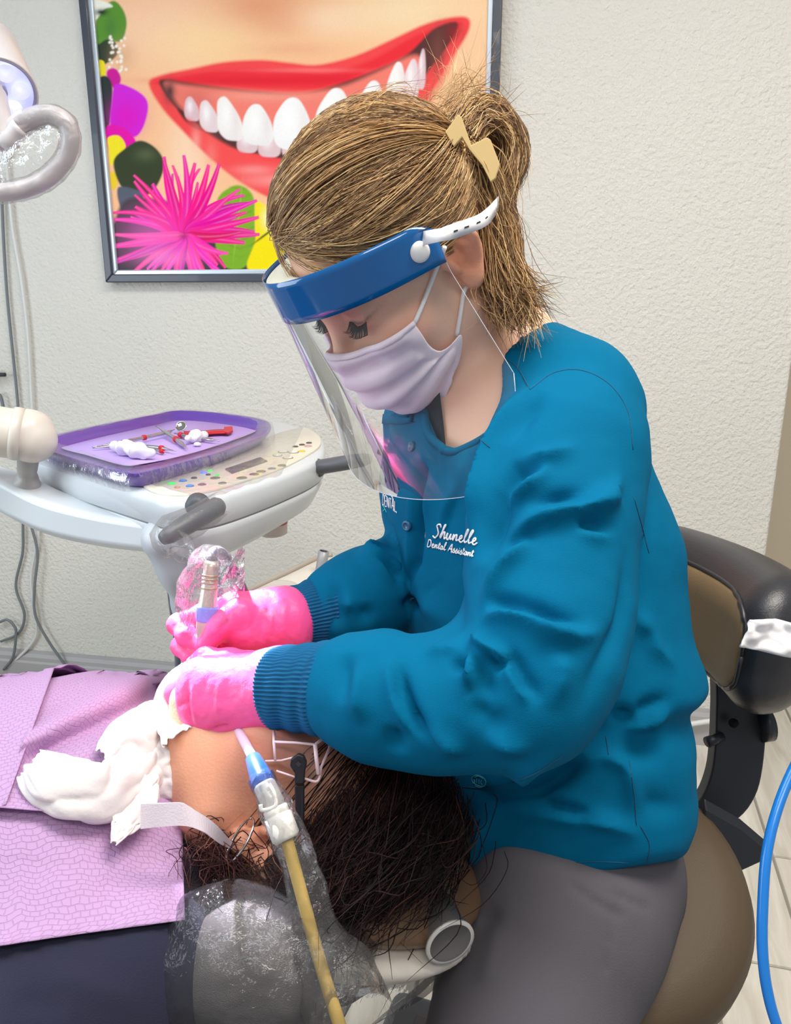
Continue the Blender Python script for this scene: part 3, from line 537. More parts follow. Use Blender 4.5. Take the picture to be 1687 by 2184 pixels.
tabm = MB(); p = decal([(866, 866), (882, 863)], .006); q2 = decal([(858, 890), (878, 892)], .006); tabm.add(np.vstack([p, q2]), [(0, 1, 3, 2)]).build('tab_loop', teal, jm, solid=.004)
# ---- body: head, neck, chest and arms as one skin
cran = ell_(hd(-.008, .040, 0), HA, (.094, .086, .075)); S2 = (1, -1)
hp = [cran, ell_(hd(.030, -.035, 0), HA, (.064, .085, .064))]
head = uni_(hp, .03)
for s in S2: head = uni_([head, cap_(hd(.0, -.07, .05*s), hd(.076, -.102, .014*s), .018, .016)], .03)
for s in S2: head = uni_([head, ell_(hd(.066, -.028, .042*s), HA, (.026, .022, .024))], .02)
head = uni_([head, cap_(hd(.088, .028, -.034), hd(.088, .028, .034), .009, .009)], .02)
for s in S2: head = sub_(head, ell_(hd(.098, .011, .034*s), HA, (.013, .012, .019)), .014)
for s in S2: head = uni_([head, ell_(hd(.0755, .012, .033*s), HA, (.013, .0135, .0165))], .006)
for s in S2:
    crv = [hd(.0885-.004*abs(t), .0065-.003*(1-t*t), (.033+.0145*t)*s) for t in np.linspace(-1, 1, 6)]; head = uni_([head, chain_(crv, [.0016]*6, .002)], .003)
nose = uni_([cap_(hd(.086, .018, 0), hd(.108, -.020, 0), .0075, .009), ell_(hd(.110, -.026, 0), HA, (.012, .010, .011)), ell_(hd(.098, -.029, .012), HA, (.011, .008, .008)), ell_(hd(.098, -.029, -.012), HA, (.011, .008, .008))], .012)
head = uni_([head, nose], .014)
head = uni_([head, ell_(hd(.095, -.078, 0), HA, (.010, .006, .022)), ell_(hd(.094, -.088, 0), HA, (.009, .006, .019))], .008)
def ear(O, A, s):
    f, u, l = A
    def e(a, b, c): return O+(a*.84-.004)*f+(b*.84)*u+c*l*s
    rim = [e(.010, -.006, .073), e(.008, .012, .078), (e(-.004, .023, .083)), e(-.017, .021, .087), e(-.026, .006, .089), e(-.026, -.012, .087), e(-.019, -.028, .083), e(-.009, -.040, .079)]
    rim = cr(np.array(rim), 15)
    g = uni_([ell_(e(-.010, -.008, .0765), nrmA(f, u, l, s), (.018, .030, .0055)), chain_(rim, [.0045]*15, .004)], .005)
    g = uni_([g, ell_(e(-.004, -.041, .078), nrmA(f, u, l, s), (.010, .011, .0055))], .008)
    g = sub_(g, ell_(e(-.006, -.010, .0845), nrmA(f, u, l, s), (.010, .014, .0065)), .004)
    g = uni_([g, chain_([e(-.012, .012, .082), e(-.017, -.004, .084), e(-.014, -.020, .082)], [.003]*3, .003), ell_(e(.006, -.014, .078), nrmA(f, u, l, s), (.005, .008, .005))], .004)
    return g
def nrmA(f, u, l, s):
    l2 = nrm(l+.32*s*f); f2 = np.cross(u, l2); return np.array([f2, u, l2])
ears = [ear(HO-hu*.006, HA, s) for s in S2]
neck = uni_([cap_(hd(-.035, -.045, 0), P(1085, 770, .835), .052, .058), cap_(hd(.0, -.08, 0), P(1005, 860, .82), .028, .03)], .04)
chest = lambda q: shp(q)+.011+.05*np.clip((P(1100, 1150, .8)-q)@UP/.08, 0, 1).astype(np.float32)
arms = [chain_([P(1225, 890, .735), P(1178, 1110, .67), P(1118, 1482, .605), P(748, 1472, .655), P(640, 1467, .678)], [.045, .044, .038, .029, .026], .02), chain_([P(912, 905, .965), P(925, 1215, .93), P(718, 1298, .83), P(650, 1315, .815)], [.042, .038, .029, .026], .02)]
body = uni_([uni_([head]+ears, .006), neck], .028); body = uni_([body, chest], .03); body = uni_([body]+arms, .02)
blo = np.minimum(HO-.2, jlo); bhi = np.maximum(HO+.2, jhi)
V, Q = surf(body, blo, bhi, .0032); N = vnormals(V, Q)
skin = lambda V: (V-HO)@HA.T
p = skin(V); col = np.tile(np.array(lin((246, 196, 168))), (len(V), 1))
def pc(m, c): global col; m = np.clip(m, 0, 1)[:, None]; col = col*(1-m)+np.array(lin(c))*m
pc(.5*np.exp(-(((p[:, 0]-.07)/.03)**2+((p[:, 1]+.03)/.025)**2)), (226, 140, 120))
for s in S2:
    pc(.85*np.exp(-(((p[:, 0]-.09)/.03)**2+((p[:, 1]-.016)/.010)**2+((p[:, 2]-.033*s)/.020)**2)), (166, 96, 92)); pc(.9*np.exp(-(((p[:, 1]-.0045)/.0025)**2+((p[:, 2]-.033*s)/.014)**2))*(p[:, 0] > .06), (60, 36, 34))
pc(.75*np.exp(-(((p[:, 0]+.010)/.022)**2+((p[:, 1]+.012)/.032)**4))*(np.abs(p[:, 2]) > .068), (238, 150, 112))
skm = mat('skin', (226, 172, 142), .5, attr='Col', sss=.12, bump=(420, .08), spec=.4)
mk('body', V, Q, skm, A_, cols=col)
us = []
for j in range(26):
    y = 820+j*(952-820)/25
    for i in range(9):
        x = 885+(np.interp(y, [820, 950], [936, 950])-885)*i/8; us.append(hit(lambda q: body(q)-.0022, x, y))
mk('undershirt', np.array(us), gridfaces(9, 26), mat('black_knit', (34, 36, 46), .8), A_, solid=.001)
# eyelashes
lash = MB()
for s in S2:
    for k in range(34):
        t = -1+2*k/33; a = hd(.0900-.004*abs(t), .0050-.003*(1-t*t), (.033+.0145*t)*s); b = a+hf*(.007+.002*rnd.random())-hu*.006+hl_*s*(t*.0045+.001*rnd.random()); c = b+hf*.0035+hu*.002+hl_*s*t*.002
        lash.tube(cr(np.array([a, b, c]), 6), np.linspace(.00048, .00010, 6), seg=4)
lash.build('eyelashes', mat('lash_black', (26, 20, 20), .6), A_, kind='stuff')
# ---- trousers
tro = uni_([chain_([P(1235, 1860, .80), P(1205, 1945, .755), P(1122, 2184, .70), P(1045, 2380, .66)], [.105, .094, .079, .072], .03), cap_(P(1180, 1800, .86), P(1160, 1850, .90), .12, .11), chain_([P(1130, 1850, .95), P(1080, 2000, .98), P(1050, 2140, 1.0)], [.09, .082, .075], .03)], .03)
kn = P(1045, 2380, .66); kf = P(1050, 2140, 1.0)
tro = uni_([tro, cap_(kn, (kn[0]+.06, kn[1]+.08, .12), .068, .042), cap_(kf, (kf[0]+.05, kf[1]+.02, .12), .07, .042)], .02)
seatlid = plane_(P(1200, 1900, .80), (0, 0, 1))
V, Q = surf(tro, P(1150, 1800, .85)+np.array([-.36, -.46, -.66]), P(1150, 1800, .85)+np.array([.36, .34, .16]), .0052); N = vnormals(V, Q)
V = folds(V, N, tro, [([(1215, 1885), (1270, 1925), (1330, 1955)], -.003, 6, 20), ([(1310, 1905), (1350, 1925), (1390, 1940)], -.003, 6, 20), ([(1318, 1930), (1300, 2010), (1290, 2080)], -.0018, 6, 20), ([(1070, 1960), (1050, 2040), (1020, 2120)], .004, 30), ([(1010, 1980), (1040, 1960), (1080, 1950)], -.004, 20)])
N = vnormals(V, Q); V = V+N*(.0015*wnoise(V, 18, 5.))[:, None]
mk('trousers', V, Q, mat('grey_twill', (91, 88, 94), .85, bump=(700, .12), spec=.2), A_)
shoe = mat('black_shoe', (40, 40, 44), .6)
for kx, dx, dy in ((kn, .06, .08), (kf, .05, .02)):
    c = np.array([kx[0]+dx, kx[1]+dy, .055]); V, Q = surf(int_(uni_([cap_(c, c+(-.10, -.03, -.015), .045, .038), cap_(c+(0, 0, .0), c+(0, 0, .05), .045, .042)], .03), plane_((0, 0, .004), (0, 0, -1)), .004), c-.2, c+.2, .006); mk('shoe', V, Q, shoe, A_)
# ---- gloves
glm = mat('pink_nitrile', (255, 92, 160), .38, bump=(160, .10), spec=.5, sss=.08)
def glove(f, lo, hi, fl, seed, label):
    V, Q = surf(f, np.minimum(lo, hi)-.06, np.maximum(lo, hi)+.06, .0021); N = vnormals(V, Q); V = folds(V, N, f, fl); N = vnormals(V, Q)
    V = V+N*(.0006*wnoise(V, (60, 60, 60), seed)+.0003*wnoise(V, 170, seed+4))[:, None]; return mk('glove', V, Q, glm, A_, label=label)
K = [P(428, 1436, .705), P(414, 1470, .698), P(418, 1510, .694), P(440, 1544, .698)]; Wn = [P(600, 1440, .692), P(600, 1458, .686), P(600, 1475, .684), P(600, 1495, .686)]
g = uni_([cap_(Wn[i], K[i], .0215, .0145) for i in range(4)], .018)
fing = [chain_([K[0], P(378, 1478, .722), P(384, 1522, .742), P(410, 1540, .752)], [.0128, .0105, .0092, .0078], .006), chain_([K[1], P(386, 1512, .722), P(402, 1548, .738), P(440, 1548, .750)], [.0128, .0108, .0095, .008], .006), chain_([K[2], P(402, 1545, .716), P(430, 1566, .732), P(470, 1552, .745)], [.0125, .0106, .0095, .008], .006), chain_([K[3], P(428, 1566, .712), P(462, 1566, .722), P(500, 1551, .735)], [.0115, .0095, .0086, .0074], .006)]
th = chain_([P(560, 1430, .712), P(490, 1416, .722), P(440, 1408, .732), P(415, 1418, .742)], [.018, .0135, .0115, .0092], .008)
gl1 = uni_([uni_([g, fing[0]], .006), fing[1], fing[2], fing[3]], .0035); gl1 = uni_([gl1, th], .010)
gl1 = uni_([gl1, cap_(P(600, 1467, .686), P(660, 1467, .672), .0295, .026)], .02)
glove(gl1, P(360, 1390, .68), P(660, 1580, .75), [([(486, 1420), (464, 1490), (468, 1545)], .0016, 6), ([(414, 1448), (411, 1500), (424, 1560)], .0018, 5), ([(560, 1400), (548, 1470), (562, 1538)], .0018, 7), ([(404, 1446), (397, 1490), (402, 1525), (416, 1555)], -.0042, 6), ([(436, 1562), (470, 1552), (500, 1546)], -.003, 5), ([(378, 1506), (396, 1500)], -.003, 5), ([(520, 1500), (470, 1490), (440, 1480)], -.0008, 12), ([(440, 1440), (436, 1500)], -.001, 7)], 1., 'pink glove gripping tissue')
g2 = uni_([cap_(P(600, 1318, .80), P(500, 1300, .785), .030, .019), cap_(P(600, 1335, .80), P(500, 1350, .785), .030, .018), cap_(P(600, 1330, .795), P(520, 1350, .765), .028, .019)], .02)
i2 = chain_([P(505, 1298, .786), P(440, 1308, .79), P(380, 1332, .778), P(398, 1356, .764), P(430, 1374, .755)], [.0135, .0112, .0104, .0094, .008], .006)
m2 = chain_([P(505, 1335, .795), P(440, 1352, .80), P(388, 1378, .788), P(410, 1400, .772), P(445, 1398, .762)], [.013, .0110, .0102, .0092, .008], .006)
r2 = chain_([P(510, 1360, .80), P(460, 1385, .805), P(430, 1412, .795), P(460, 1415, .78)], [.0125, .0105, .010, .008], .006)
t2 = chain_([P(560, 1325, .778), P(508, 1308, .758), P(468, 1335, .748), P(440, 1375, .744)], [.018, .0138, .0118, .009], .008)
gl2 = uni_([g2, i2], .006); gl2 = uni_([gl2, m2], .004); gl2 = uni_([gl2, r2], .004); gl2 = uni_([gl2, t2], .009)
rimc = [P(588+14*math.cos(a), 1328+57*math.sin(a), .80-.037*math.cos(a)) for a in np.linspace(0, 2*math.pi, 25)]
gl2 = uni_([gl2, cap_(P(600, 1330, .80), P(584, 1329, .80), .0345, .0325), chain_(rimc, [.0028]*25, .003)], .008)
glove(gl2, P(350, 1250, .74), P(620, 1430, .84), [([(585, 1275), (578, 1330), (572, 1385)], .0022, 6), ([(570, 1290), (560, 1335), (556, 1380)], -.0014, 6), ([(552, 1275), (566, 1310), (590, 1345)], .0016, 6), ([(520, 1300), (530, 1320), (528, 1350)], .0014, 6), ([(508, 1300), (514, 1322), (512, 1345)], .0012, 5), ([(470, 1380), (520, 1372), (560, 1380)], -.0012, 8)], 5., 'pink glove holding the handpiece')
# ================================================================== assistant: hair, clip, mask, face shield
def tl(p): return (np.asarray(p)-HO)@HA.T
capc = np.array([-.012, .041, 0]); capr = np.array([.102, .092, .085])
def oncap(p, off=0.):
    q = p-capc; k = np.linalg.norm(q/capr, axis=-1, keepdims=True); return capc+q/k*(1+off/.1)
hc = ell_(HO+capc@HA, HA, capr-.0055)
cut = plane_(hd(.074, .090, 0), .8*hf-.6*hu)
cutear = ell_(hd(.022, -.040, 0), HA, (.062, .058, .2))
haircap = sub_(int_(hc, cut, .01), cutear, .015)
bun = uni_([chain_([P(1000, 262, .705), P(1050, 262, .72), P(1086, 300, .73), P(1085, 355, .735), P(1062, 410, .735)], [.014, .016, .014, .013, .011], .02), cap_(P(985, 330, .73), P(1045, 380, .74), .030, .016)], .02)
nape = chain_([P(1035, 430, .735), P(1055, 520, .745), P(1078, 600, .745), P(1100, 650, .735)], [.026, .022, .016, .007], .02)
hb = uni_([haircap, bun, nape], .02)
V, Q = surf(hb, HO-.22, HO+.22, .004); N = vnormals(V, Q); V = V+N*(.0012*wnoise(V, (50, 50, 50), 2.))[:, None]
hairm = mat('hair_base', (112, 80, 54), .6, var=(60, .25), bump=(240, .5)); hair = mk('hair', V, Q, hairm, A_)
strm = mat('hair_strand', (170, 130, 84), .45, attr='Col', spec=.5)
PAL = [(112, 84, 58), (156, 120, 82), (194, 154, 104), (226, 186, 128), (244, 212, 156), (136, 104, 72)]
def strands(name, paths, r, parent, m, pal, wts, seed, label=None, flat=False):
    """paths (n, k, 3) -> three-sided tapering hairs joined as one loose mass"""
    rs = np.random.RandomState(seed); paths = np.asarray(paths); n, k, _ = paths.shape; T = np.gradient(paths, axis=1); T /= np.linalg.norm(T, axis=2, keepdims=True)+1e-9
    u = np.cross(T, np.array([.3, .5, .8])); u /= np.linalg.norm(u, axis=2, keepdims=True)+1e-9; w = np.cross(T, u)
    rad = (r*(.6+.8*rs.rand(n)))[:, None]*np.interp(np.linspace(0, 1, k), [0, .7, 1], [1, 1, .25])[None]
    a = np.arange(3)*2*np.pi/3; V = paths[:, :, None]+rad[:, :, None, None]*(np.cos(a)[None, None, :, None]*u[:, :, None]+np.sin(a)[None, None, :, None]*w[:, :, None]); V = V.reshape(-1, 3)
    b = (np.arange(n)[:, None, None]*k*3+np.arange(k-1)[None, :, None]*3); j = np.arange(3)[None, None]; j2 = (j+1) % 3; Fq = np.stack([b+j, b+j2, b+3+j2, b+3+j], -1).reshape(-1, 4)
    ci = np.array([lin(c) for c in pal])[rs.choice(len(pal), n, p=np.array(wts)/np.sum(wts))]; ci = ci*(.8+.4*rs.rand(n, 1)); cols = np.repeat(ci, k*3, 0)
    return mk(name, V, Fq, m, parent, cols=cols, kind='stuff', label=label)
rs = np.random.RandomState(5)
roots = cr(np.array([(.062, .105, -.055), (.072, .098, -.02), (.074, .096, .005), (.071, .088, .030), (.063, .070, .052), (.050, .040, .071), (.034, .022, .079), (.018, .020, .083), (-.002, .022, .085), (-.022, .018, .085), (-.045, -.004, .080), (-.062, -.03, .070)]), 200)
clip = tl(P(1002, 335, .695)); K_ = 14; paths = []
def lock(i, clump, n=9):
    pass
for c in range(330):                                   # combed back in locks that share a course
    s0 = roots[rs.randint(0, 200)].copy(); jump = rs.rand() < .45
    e0 = clip+np.array([rs.randn()*.006, rs.randn()*.014, rs.randn()*.012]); sag = .010*rs.randn()+.006; lift = abs(rs.randn())*.0035
    t0 = rs.rand()*.5 if jump else 0.
    for h in range(13):
        s = s0+rs.randn(3)*.0035; e = e0+rs.randn(3)*.003; t = np.linspace(t0, 1, K_)[:, None]
        p = s*(1-t)+e*t; p[:, 1] -= (np.sin(np.pi*t)*(sag+rs.randn()*.0015))[:, 0]; p = oncap(p, .0); off = (.001+lift*np.sin(np.pi*t)+abs(rs.randn())*.0012); q = p-capc; p = capc+q*(1+off/.1)
        paths.append(HO+p@HA)
tw = .6
for c in range(70):                                    # crown over the top, far side
    s0 = np.array([.06-.10*rs.rand(), .13, -.05+.06*rs.rand()]); e0 = clip+rs.randn(3)*.008
    for h in range(8):
        t = np.linspace(0, 1, K_)[:, None]; p = (s0+rs.randn(3)*.004)*(1-t)+(e0+rs.randn(3)*.003)*t; p = oncap(p); q = p-capc; p = capc+q*(1+(.0015+.002*rs.rand())/.1); paths.append(HO+p@HA)
strands('hair_strands', paths, .00037, hair, strm, PAL, [3, 4, 4, 3.2, 1.6, 3], 1)
pp = []
def bundle(ctrl, n, spread, jit=.002, endspread=None, wav=.0):
    ctrl = np.array([P(*c) for c in ctrl])
    for k in range(n):
        o = rs.randn(3)*spread; c = ctrl+o+rs.randn(*ctrl.shape)*jit
        if endspread: c[-1] += rs.randn(3)*endspread; c[-2] += rs.randn(3)*endspread*.4
        pp.append(cr(c, K_))
bundle([(985, 270, .69), (1020, 225, .70), (1070, 238, .71), (1102, 300, .715), (1098, 360, .72), (1065, 430, .722)], 170, .0045, .002, .006)
bundle([(1005, 300, .69), (1035, 262, .695), (1070, 275, .70), (1088, 320, .71), (1080, 370, .71), (1058, 420, .715)], 150, .004, .002, .005)
bundle([(1000, 320, .685), (1030, 350, .69), (1050, 400, .70), (1055, 440, .71)], 110, .005, .002, .006)
bundle([(1040, 300, .72), (1075, 290, .735), (1095, 330, .74), (1080, 400, .735)], 120, .006, .003, .006)
bundle([(1000, 400, .70), (1035, 460, .712), (1050, 540, .72), (1068, 620, .72), (1100, 680, .715)], 170, .007, .003, .010)
bundle([(1040, 420, .715), (1072, 480, .72), (1082, 550, .722), (1105, 610, .715), (1150, 645, .70)], 190, .0065, .003, .010)
bundle([(1030, 470, .735), (1052, 560, .74), (1070, 630, .735), (1090, 690, .72)], 170, .008, .003, .009)
bundle([(1060, 520, .72), (1090, 590, .72), (1118, 650, .712), (1128, 700, .705)], 120, .006, .003, .009)
strands('hair_twist', pp, .00045, hair, strm, PAL, [2, 3, 4, 4, 2.5, 2], 2)
pp = []
bundle([(950, 235, .70), (985, 205, .70), (1005, 180, .70), (1020, 150, .70)], 60, .006, .004, .014)
bundle([(930, 230, .70), (960, 195, .69), (975, 165, .69)], 34, .008, .004, .014)
bundle([(1000, 250, .70), (1060, 235, .70), (1100, 240, .70)], 26, .006, .004, .014)
bundle([(1085, 560, .72), (1120, 620, .71), (1160, 640, .70)], 24, .008, .004, .014); bundle([(700, 300, .655), (760, 235, .66), (840, 200, .67), (920, 205, .68)], 26, .004, .004, .007)
bundle([(612, 470, .68), (625, 440, .67), (650, 380, .66), (700, 320, .655)], 24, .004, .003, .006)
bundle([(1050, 430, .71), (1080, 480, .71), (1090, 560, .71)], 26, .006, .004, .012)
strands('flyaway_hairs', pp, .00022, hair, strm, PAL, [1, 2, 4, 4, 3, 1], 3)
# ---- claw clip: a bent plate with two prongs
cl = [(977, 243), (984, 249), (1005, 309), (1038, 292), (1046, 297), (1066, 350), (1056, 380), (1046, 388), (1028, 352), (1000, 318), (985, 292), (967, 312), (949, 281)]
ccd = lambda x, y: .652+.00022*(x-950)+.00006*(y-243)
mb = MB(); mb.prism([P(x, y, ccd(x, y)) for x, y in cl], FW*.0035+EX*.001)
mb.build('claw_clip', mat('champagne_plastic', (214, 186, 130), .35, spec=.6), A_, smooth=False, bevel=.0008)
mb = MB(); mb.prism([P(x+34, y+18, ccd(x, y)+.05) for x, y in cl], FW*.003); mb.build('claw_clip_far_jaw', MATS['champagne_plastic'], A_, smooth=False, bevel=.0008)
# ---- surgical mask: pleated sheet standing a little off the face
hs = uni_([head, neck], .02); mlow = uni_([lambda q: hs(q)-.0055, ell_(hd(.062, -.066, 0), HA, (.066, .056, .056))], .02)
def proj_to(f, V, n=14):
    for _ in range(n):
        d = f(V.astype(np.float32)); e = .002; g = np.stack([f((V+np.eye(3)[i]*e).astype(np.float32))-f((V-np.eye(3)[i]*e).astype(np.float32)) for i in range(3)], 1); g /= np.linalg.norm(g, axis=1)[:, None]+1e-9; V = V-g*(d*.8)[:, None]
    return V
cen = np.array([(.118, -.006, 0), (.128, -.026, 0), (.128, -.046, 0), (.126, -.066, 0), (.118, -.090, 0), (.104, -.110, 0), (.084, -.124, 0), (.058, -.126, 0)])
epx = [(880, 684), (900, 712), (918, 738), (938, 748), (958, 738), (984, 711), (982, 765), (962, 806)]
eg = np.array([tl(hit(mlow, *e)) for e in epx])
nr, ncl = 26, 25; cenf = cr(cen, nr); egf = cr(eg, nr); rows = []
for i in range(nr):
    t = np.linspace(0, 1, ncl); c, e = cenf[i], egf[i]; th_ = t*math.atan2(e[2], e[0]-.015); rr = (c[0]-.015)*(1-t)+math.hypot(e[2], e[0]-.015)*t+.004*np.sin(np.pi*t); p = np.stack([.015+rr*np.cos(th_), c[1]*(1-t)+e[1]*t, rr*np.sin(th_)], 1)
    rows.append(np.vstack([(p*np.array([1, 1, -1]))[:0:-1], p]))
G = np.array(rows); nw = G.shape[1]; Vw = proj_to(mlow, HO+G.reshape(-1, 3)@HA)
Fm = gridfaces(nw, nr); Nm = vnormals(Vw, Fm); r_i = np.repeat(np.arange(nr), nw); c_i = np.tile(np.arange(nw), nr)
sgn = np.sign(((Vw-HO-hd(.0, -.06, 0)+HO)*Nm).sum(1).mean()); pl_ = .0024*np.sign(np.sin(r_i*2*np.pi/5.5))*(np.abs(c_i-nw//2) < nw*.42)
Vw = Vw+Nm*sgn*(pl_+.0016*wnoise(Vw, 60, 1.))[:, None]
mm = mat('mask_nonwoven', (250, 234, 246), .8, bump=(1500, .25), spec=.2); mask = mk('surgical_mask', Vw, Fm, mm, A_, solid=.0014, sub=1)
em = mk('nose_wire_edge', np.vstack([Vw[:nw]+Nm[:nw]*sgn*.0012, Vw[nw:2*nw]+Nm[nw:2*nw]*sgn*.0012]), gridfaces(nw, 2), mm, mask, solid=.001)
lpm = mat('white_elastic', (244, 242, 244), .7)
for pts in ([(884, 690, .0), (905, 640, .0), (926, 585, .0), (948, 530, -.004)], [(974, 716, .0), (982, 670, 0), (989, 625, -.001), (1000, 600, .012)]):
    path = [hit(lambda q: body(q)-.003, x, y)+FW*o for x, y, o in pts]; tube('ear_loop', cr(np.array(path), 16), .0021, lpm, mask, seg=8)
wl = MB()
for i in (0, 5): wl.tube([Vw[[0, 0, 0, 0, 0, 12][i]*nw+nw-1], Vw[[0, 0, 0, 0, 0, 12][i]*nw+nw-1]+Nm[nw-1]*sgn*.002], .003, seg=8)
# ---- face shield
bv = math.radians(27); fv, uv, lv = headframe(bv); fv2, uv2, lv2 = fv, uv, lv
SC = hd(-.012, .034, 0); SA, SB = .130, .092
def sh(phi, dz, off=0.): g = max(0, -dz-.045)/.19; return SC+(SA+off)*math.cos(phi)*fv+(SB+off+.075*g)*math.sin(phi)*lv+dz*uv
n = 73; ph = np.radians(np.linspace(-92, 86, n)); dzv = np.concatenate([np.linspace(.0, -.040, 6), np.linspace(-.050, -.232, 20)])
V = []
for j, dz in enumerate(dzv):
    for i, p in enumerate(ph):
        e = i/(n-1); c = min(e, 1-e)*178/57.3*.1; y = dz
        if dz < -.042:   # round the lower corners
            k = max(0, .075-c)/.075; y = max(dz, -.232+.085*k*k)
        if dz > -.02 and c < .02: y = dz-.012*(1-c/.02)**2*(1+dz/.02)
        V.append(sh(p, y))
vis = film('visor_sheet', (250, 252, 252), .035, .75, .03, blend=.22); shield = mk('face_shield', np.array(V), gridfaces(n, len(dzv)), vis, A_, label='clear curved visor sheet')
tube('visor_edge', [V[(len(dzv)-1)*n+i] for i in range(n)], .00035, mat('cut_plastic_edge', (236, 240, 246), .2), shield, seg=5)
tube('visor_edge', [V[j*n+n-1] for j in range(len(dzv))], .00035, MATS['cut_plastic_edge'], shield, seg=5)
tube('visor_edge', [V[j*n] for j in range(len(dzv))], .00035, MATS['cut_plastic_edge'], shield, seg=5)
bl_ = mat('band_blue', (4, 96, 164), .12, spec=.6, coat=.5)
bvs = []; nb = 73; dzb = np.linspace(.001, -.039, 7)
for dz in dzb:
    for i, p in enumerate(np.radians(np.linspace(-92, 86, nb))):
        e = i/(nb-1); c = (1-e)*178/57.3*.1; y = dz-(.012*(1-c/.02)**2*(1+dz/.044) if c < .02 else 0); bvs.append(sh(p, y, .0009))
mk('headband', np.array(bvs), gridfaces(nb, 7), bl_, shield, solid=.0006, label='blue printed forehead band')
fo = []; nf = 41
for i, p in enumerate(np.radians(np.linspace(-75, 72, nf))):
    o = sh(p, 0, -.0012); d_ = SC+(.088*math.cos(p))*fv+(.0835*math.sin(p))*lv+.016*hf*math.cos(p)
    for (a, z) in ((0, -.003), (1, -.002), (1, -.036), (0, -.038)): fo.append((d_ if a else o)+uv*z)
Fq = [(i*4+k, i*4+(k+1) % 4, (i+1)*4+(k+1) % 4, (i+1)*4+k) for i in range(nf-1) for k in range(4)]+[(0, 3, 2, 1), tuple((nf-1)*4+k for k in range(4))]
mk('foam_pad', np.array(fo), Fq, mat('cream_foam', (246, 242, 222), .9, bump=(600, .3)), shield, smooth=False)
bp = sh(math.radians(77), -.021, .001); bn = nrm(bp-SC-(bp-SC)@uv*uv); btm = mat('white_button', (242, 242, 240), .35, spec=.5)
mk('strap_button', *lathe([(.0088, -.002), (.0092, .0), (.0086, .0022), (.006, .0036), (.003, .0042), (.0005, .0044)], bp, bn, 28), btm, shield)
stp = np.array([sh(math.radians(80), -.012, .0025), P(945, 500, .636), P(985, 487, .648), P(1028, 470, .664), P(1050, 450, .684), P(1064, 430, .71), P(1062, 425, .76), P(1000, 420, .82), P(880, 440, .85)]); stp = cr(stp, 44)
Tn = np.gradient(stp, axis=0); Tn /= np.linalg.norm(Tn, axis=1)[:, None]; up_ = nrm(-.2*EX*0+UP); sv = []
for i in range(44):
    w = nrm(np.cross(Tn[i], np.cross(UP+.25*math.sin(i*.45)*FW, Tn[i]))); sv += [stp[i]+w*.0058, stp[i]-w*.0058]
mk('elastic_strap', np.array(sv), [(2*i, 2*i+1, 2*i+3, 2*i+2) for i in range(43)], lpm, shield, solid=.0012)
ink = mat('black_ink', (30, 30, 34), .6)
for i in (9, 12, 15, 18):
    a = stp[i]-FW*.0010; w = nrm(np.cross(Tn[i], np.cross(UP, Tn[i]))); mb = MB(); mb.box(a-w*.0012-Tn[i]*.003, Tn[i]*.0055, w*.0011, -FW*.0006); mb.build('size_mark', ink, shield, smooth=False)
# ================================================================== the patient in the chair
B_ = thing('person', 'reclined patient in dark navy top with dark hair and hoop earring', 'person', P(500, 1900, .75))
e_, r_ = math.radians(25), math.radians(-8); Rz = np.array([[math.cos(r_), -math.sin(r_), 0], [math.sin(r_), math.cos(r_), 0], [0, 0, 1]])
pf, pu, pl2 = [vdir(Rz@np.array(v), 600, 1720) for v in ((0, math.cos(e_), math.sin(e_)), (1, 0, 0), (0, -math.sin(e_), math.cos(e_)))]
PO = P(562, 1792, .66)-(-.01*pf-.02*pu+.078*pl2); PA = np.array([pf, pu, pl2])
def pd(f, u, l): return PO+f*pf+u*pu+l*pl2
def ptl(p): return (np.asarray(p)-PO)@PA.T
# torso: long barrel running out of the picture to the left
tX = nrm((1, .06, .04)); tY = nrm(np.cross((0, 0, 1), tX)); tZ = np.cross(tX, tY); TC = P(150, 1765, .745)
def tab(x, ry, rz, cy=0, cz=0): return (x, cy, cz, ry, rz)
trs = [tab(-1.1, .17, .12), tab(-.6, .185, .125), tab(-.3, .19, .122), tab(-.1, .188, .120), tab(.0, .182, .116), tab(.06, .165, .105, 0, -.005), tab(.10, .13, .085, 0, -.02), tab(.14, .09, .06, 0, -.03)]
ptor = loft_(TC, tX, tY, tZ, trs)
narm = chain_([P(318, 2085, .60), P(120, 2180, .57), P(-160, 2260, .56)], [.062, .058, .052], .03)
farm_ = chain_([P(300, 1560, .93), P(0, 1600, .93)], [.05, .05], .03)
shirt0 = uni_([uni_([ptor, narm], .06), farm_], .05)
pneck = uni_([cap_(pd(-.03, -.055, 0), TC+tX*.13-tZ*.02, .056, .062), cap_(pd(.01, -.09, 0), TC+tX*.08+tZ*.02, .032, .05)], .03)
shirt = sub_(uni_([shirt0, cap_(TC+tX*.10-tZ*.035, TC+tX*.155-tZ*.03, .075, .068)], .03), cap_(TC+tX*.10+tZ*.02, TC+tX*.26+tZ*.05, .050, .075), .008)
lo = np.array([TC[0]-.62, TC[1]-.32, TC[2]-.22]); hi = np.array([TC[0]+.25, TC[1]+.34, TC[2]+.2])
V, Q = surf(shirt, lo, hi, .0055); N = vnormals(V, Q)
V = folds(V, N, shirt, [([(395, 1900), (440, 1880), (500, 1850)], -.004, 14), ([(60, 2060), (200, 2110), (330, 2150)], .004, 30), ([(400, 1800), (450, 1850)], .004, 16), ([(20, 2120), (160, 2160)], -.004, 26)]); N = vnormals(V, Q); V = V+N*(.0015*wnoise(V, 16, 2.))[:, None]
mk('navy_top', V, Q, mat('navy_knit', (40, 40, 60), .88, bump=(900, .2), spec=.15, sheen=.2), B_)
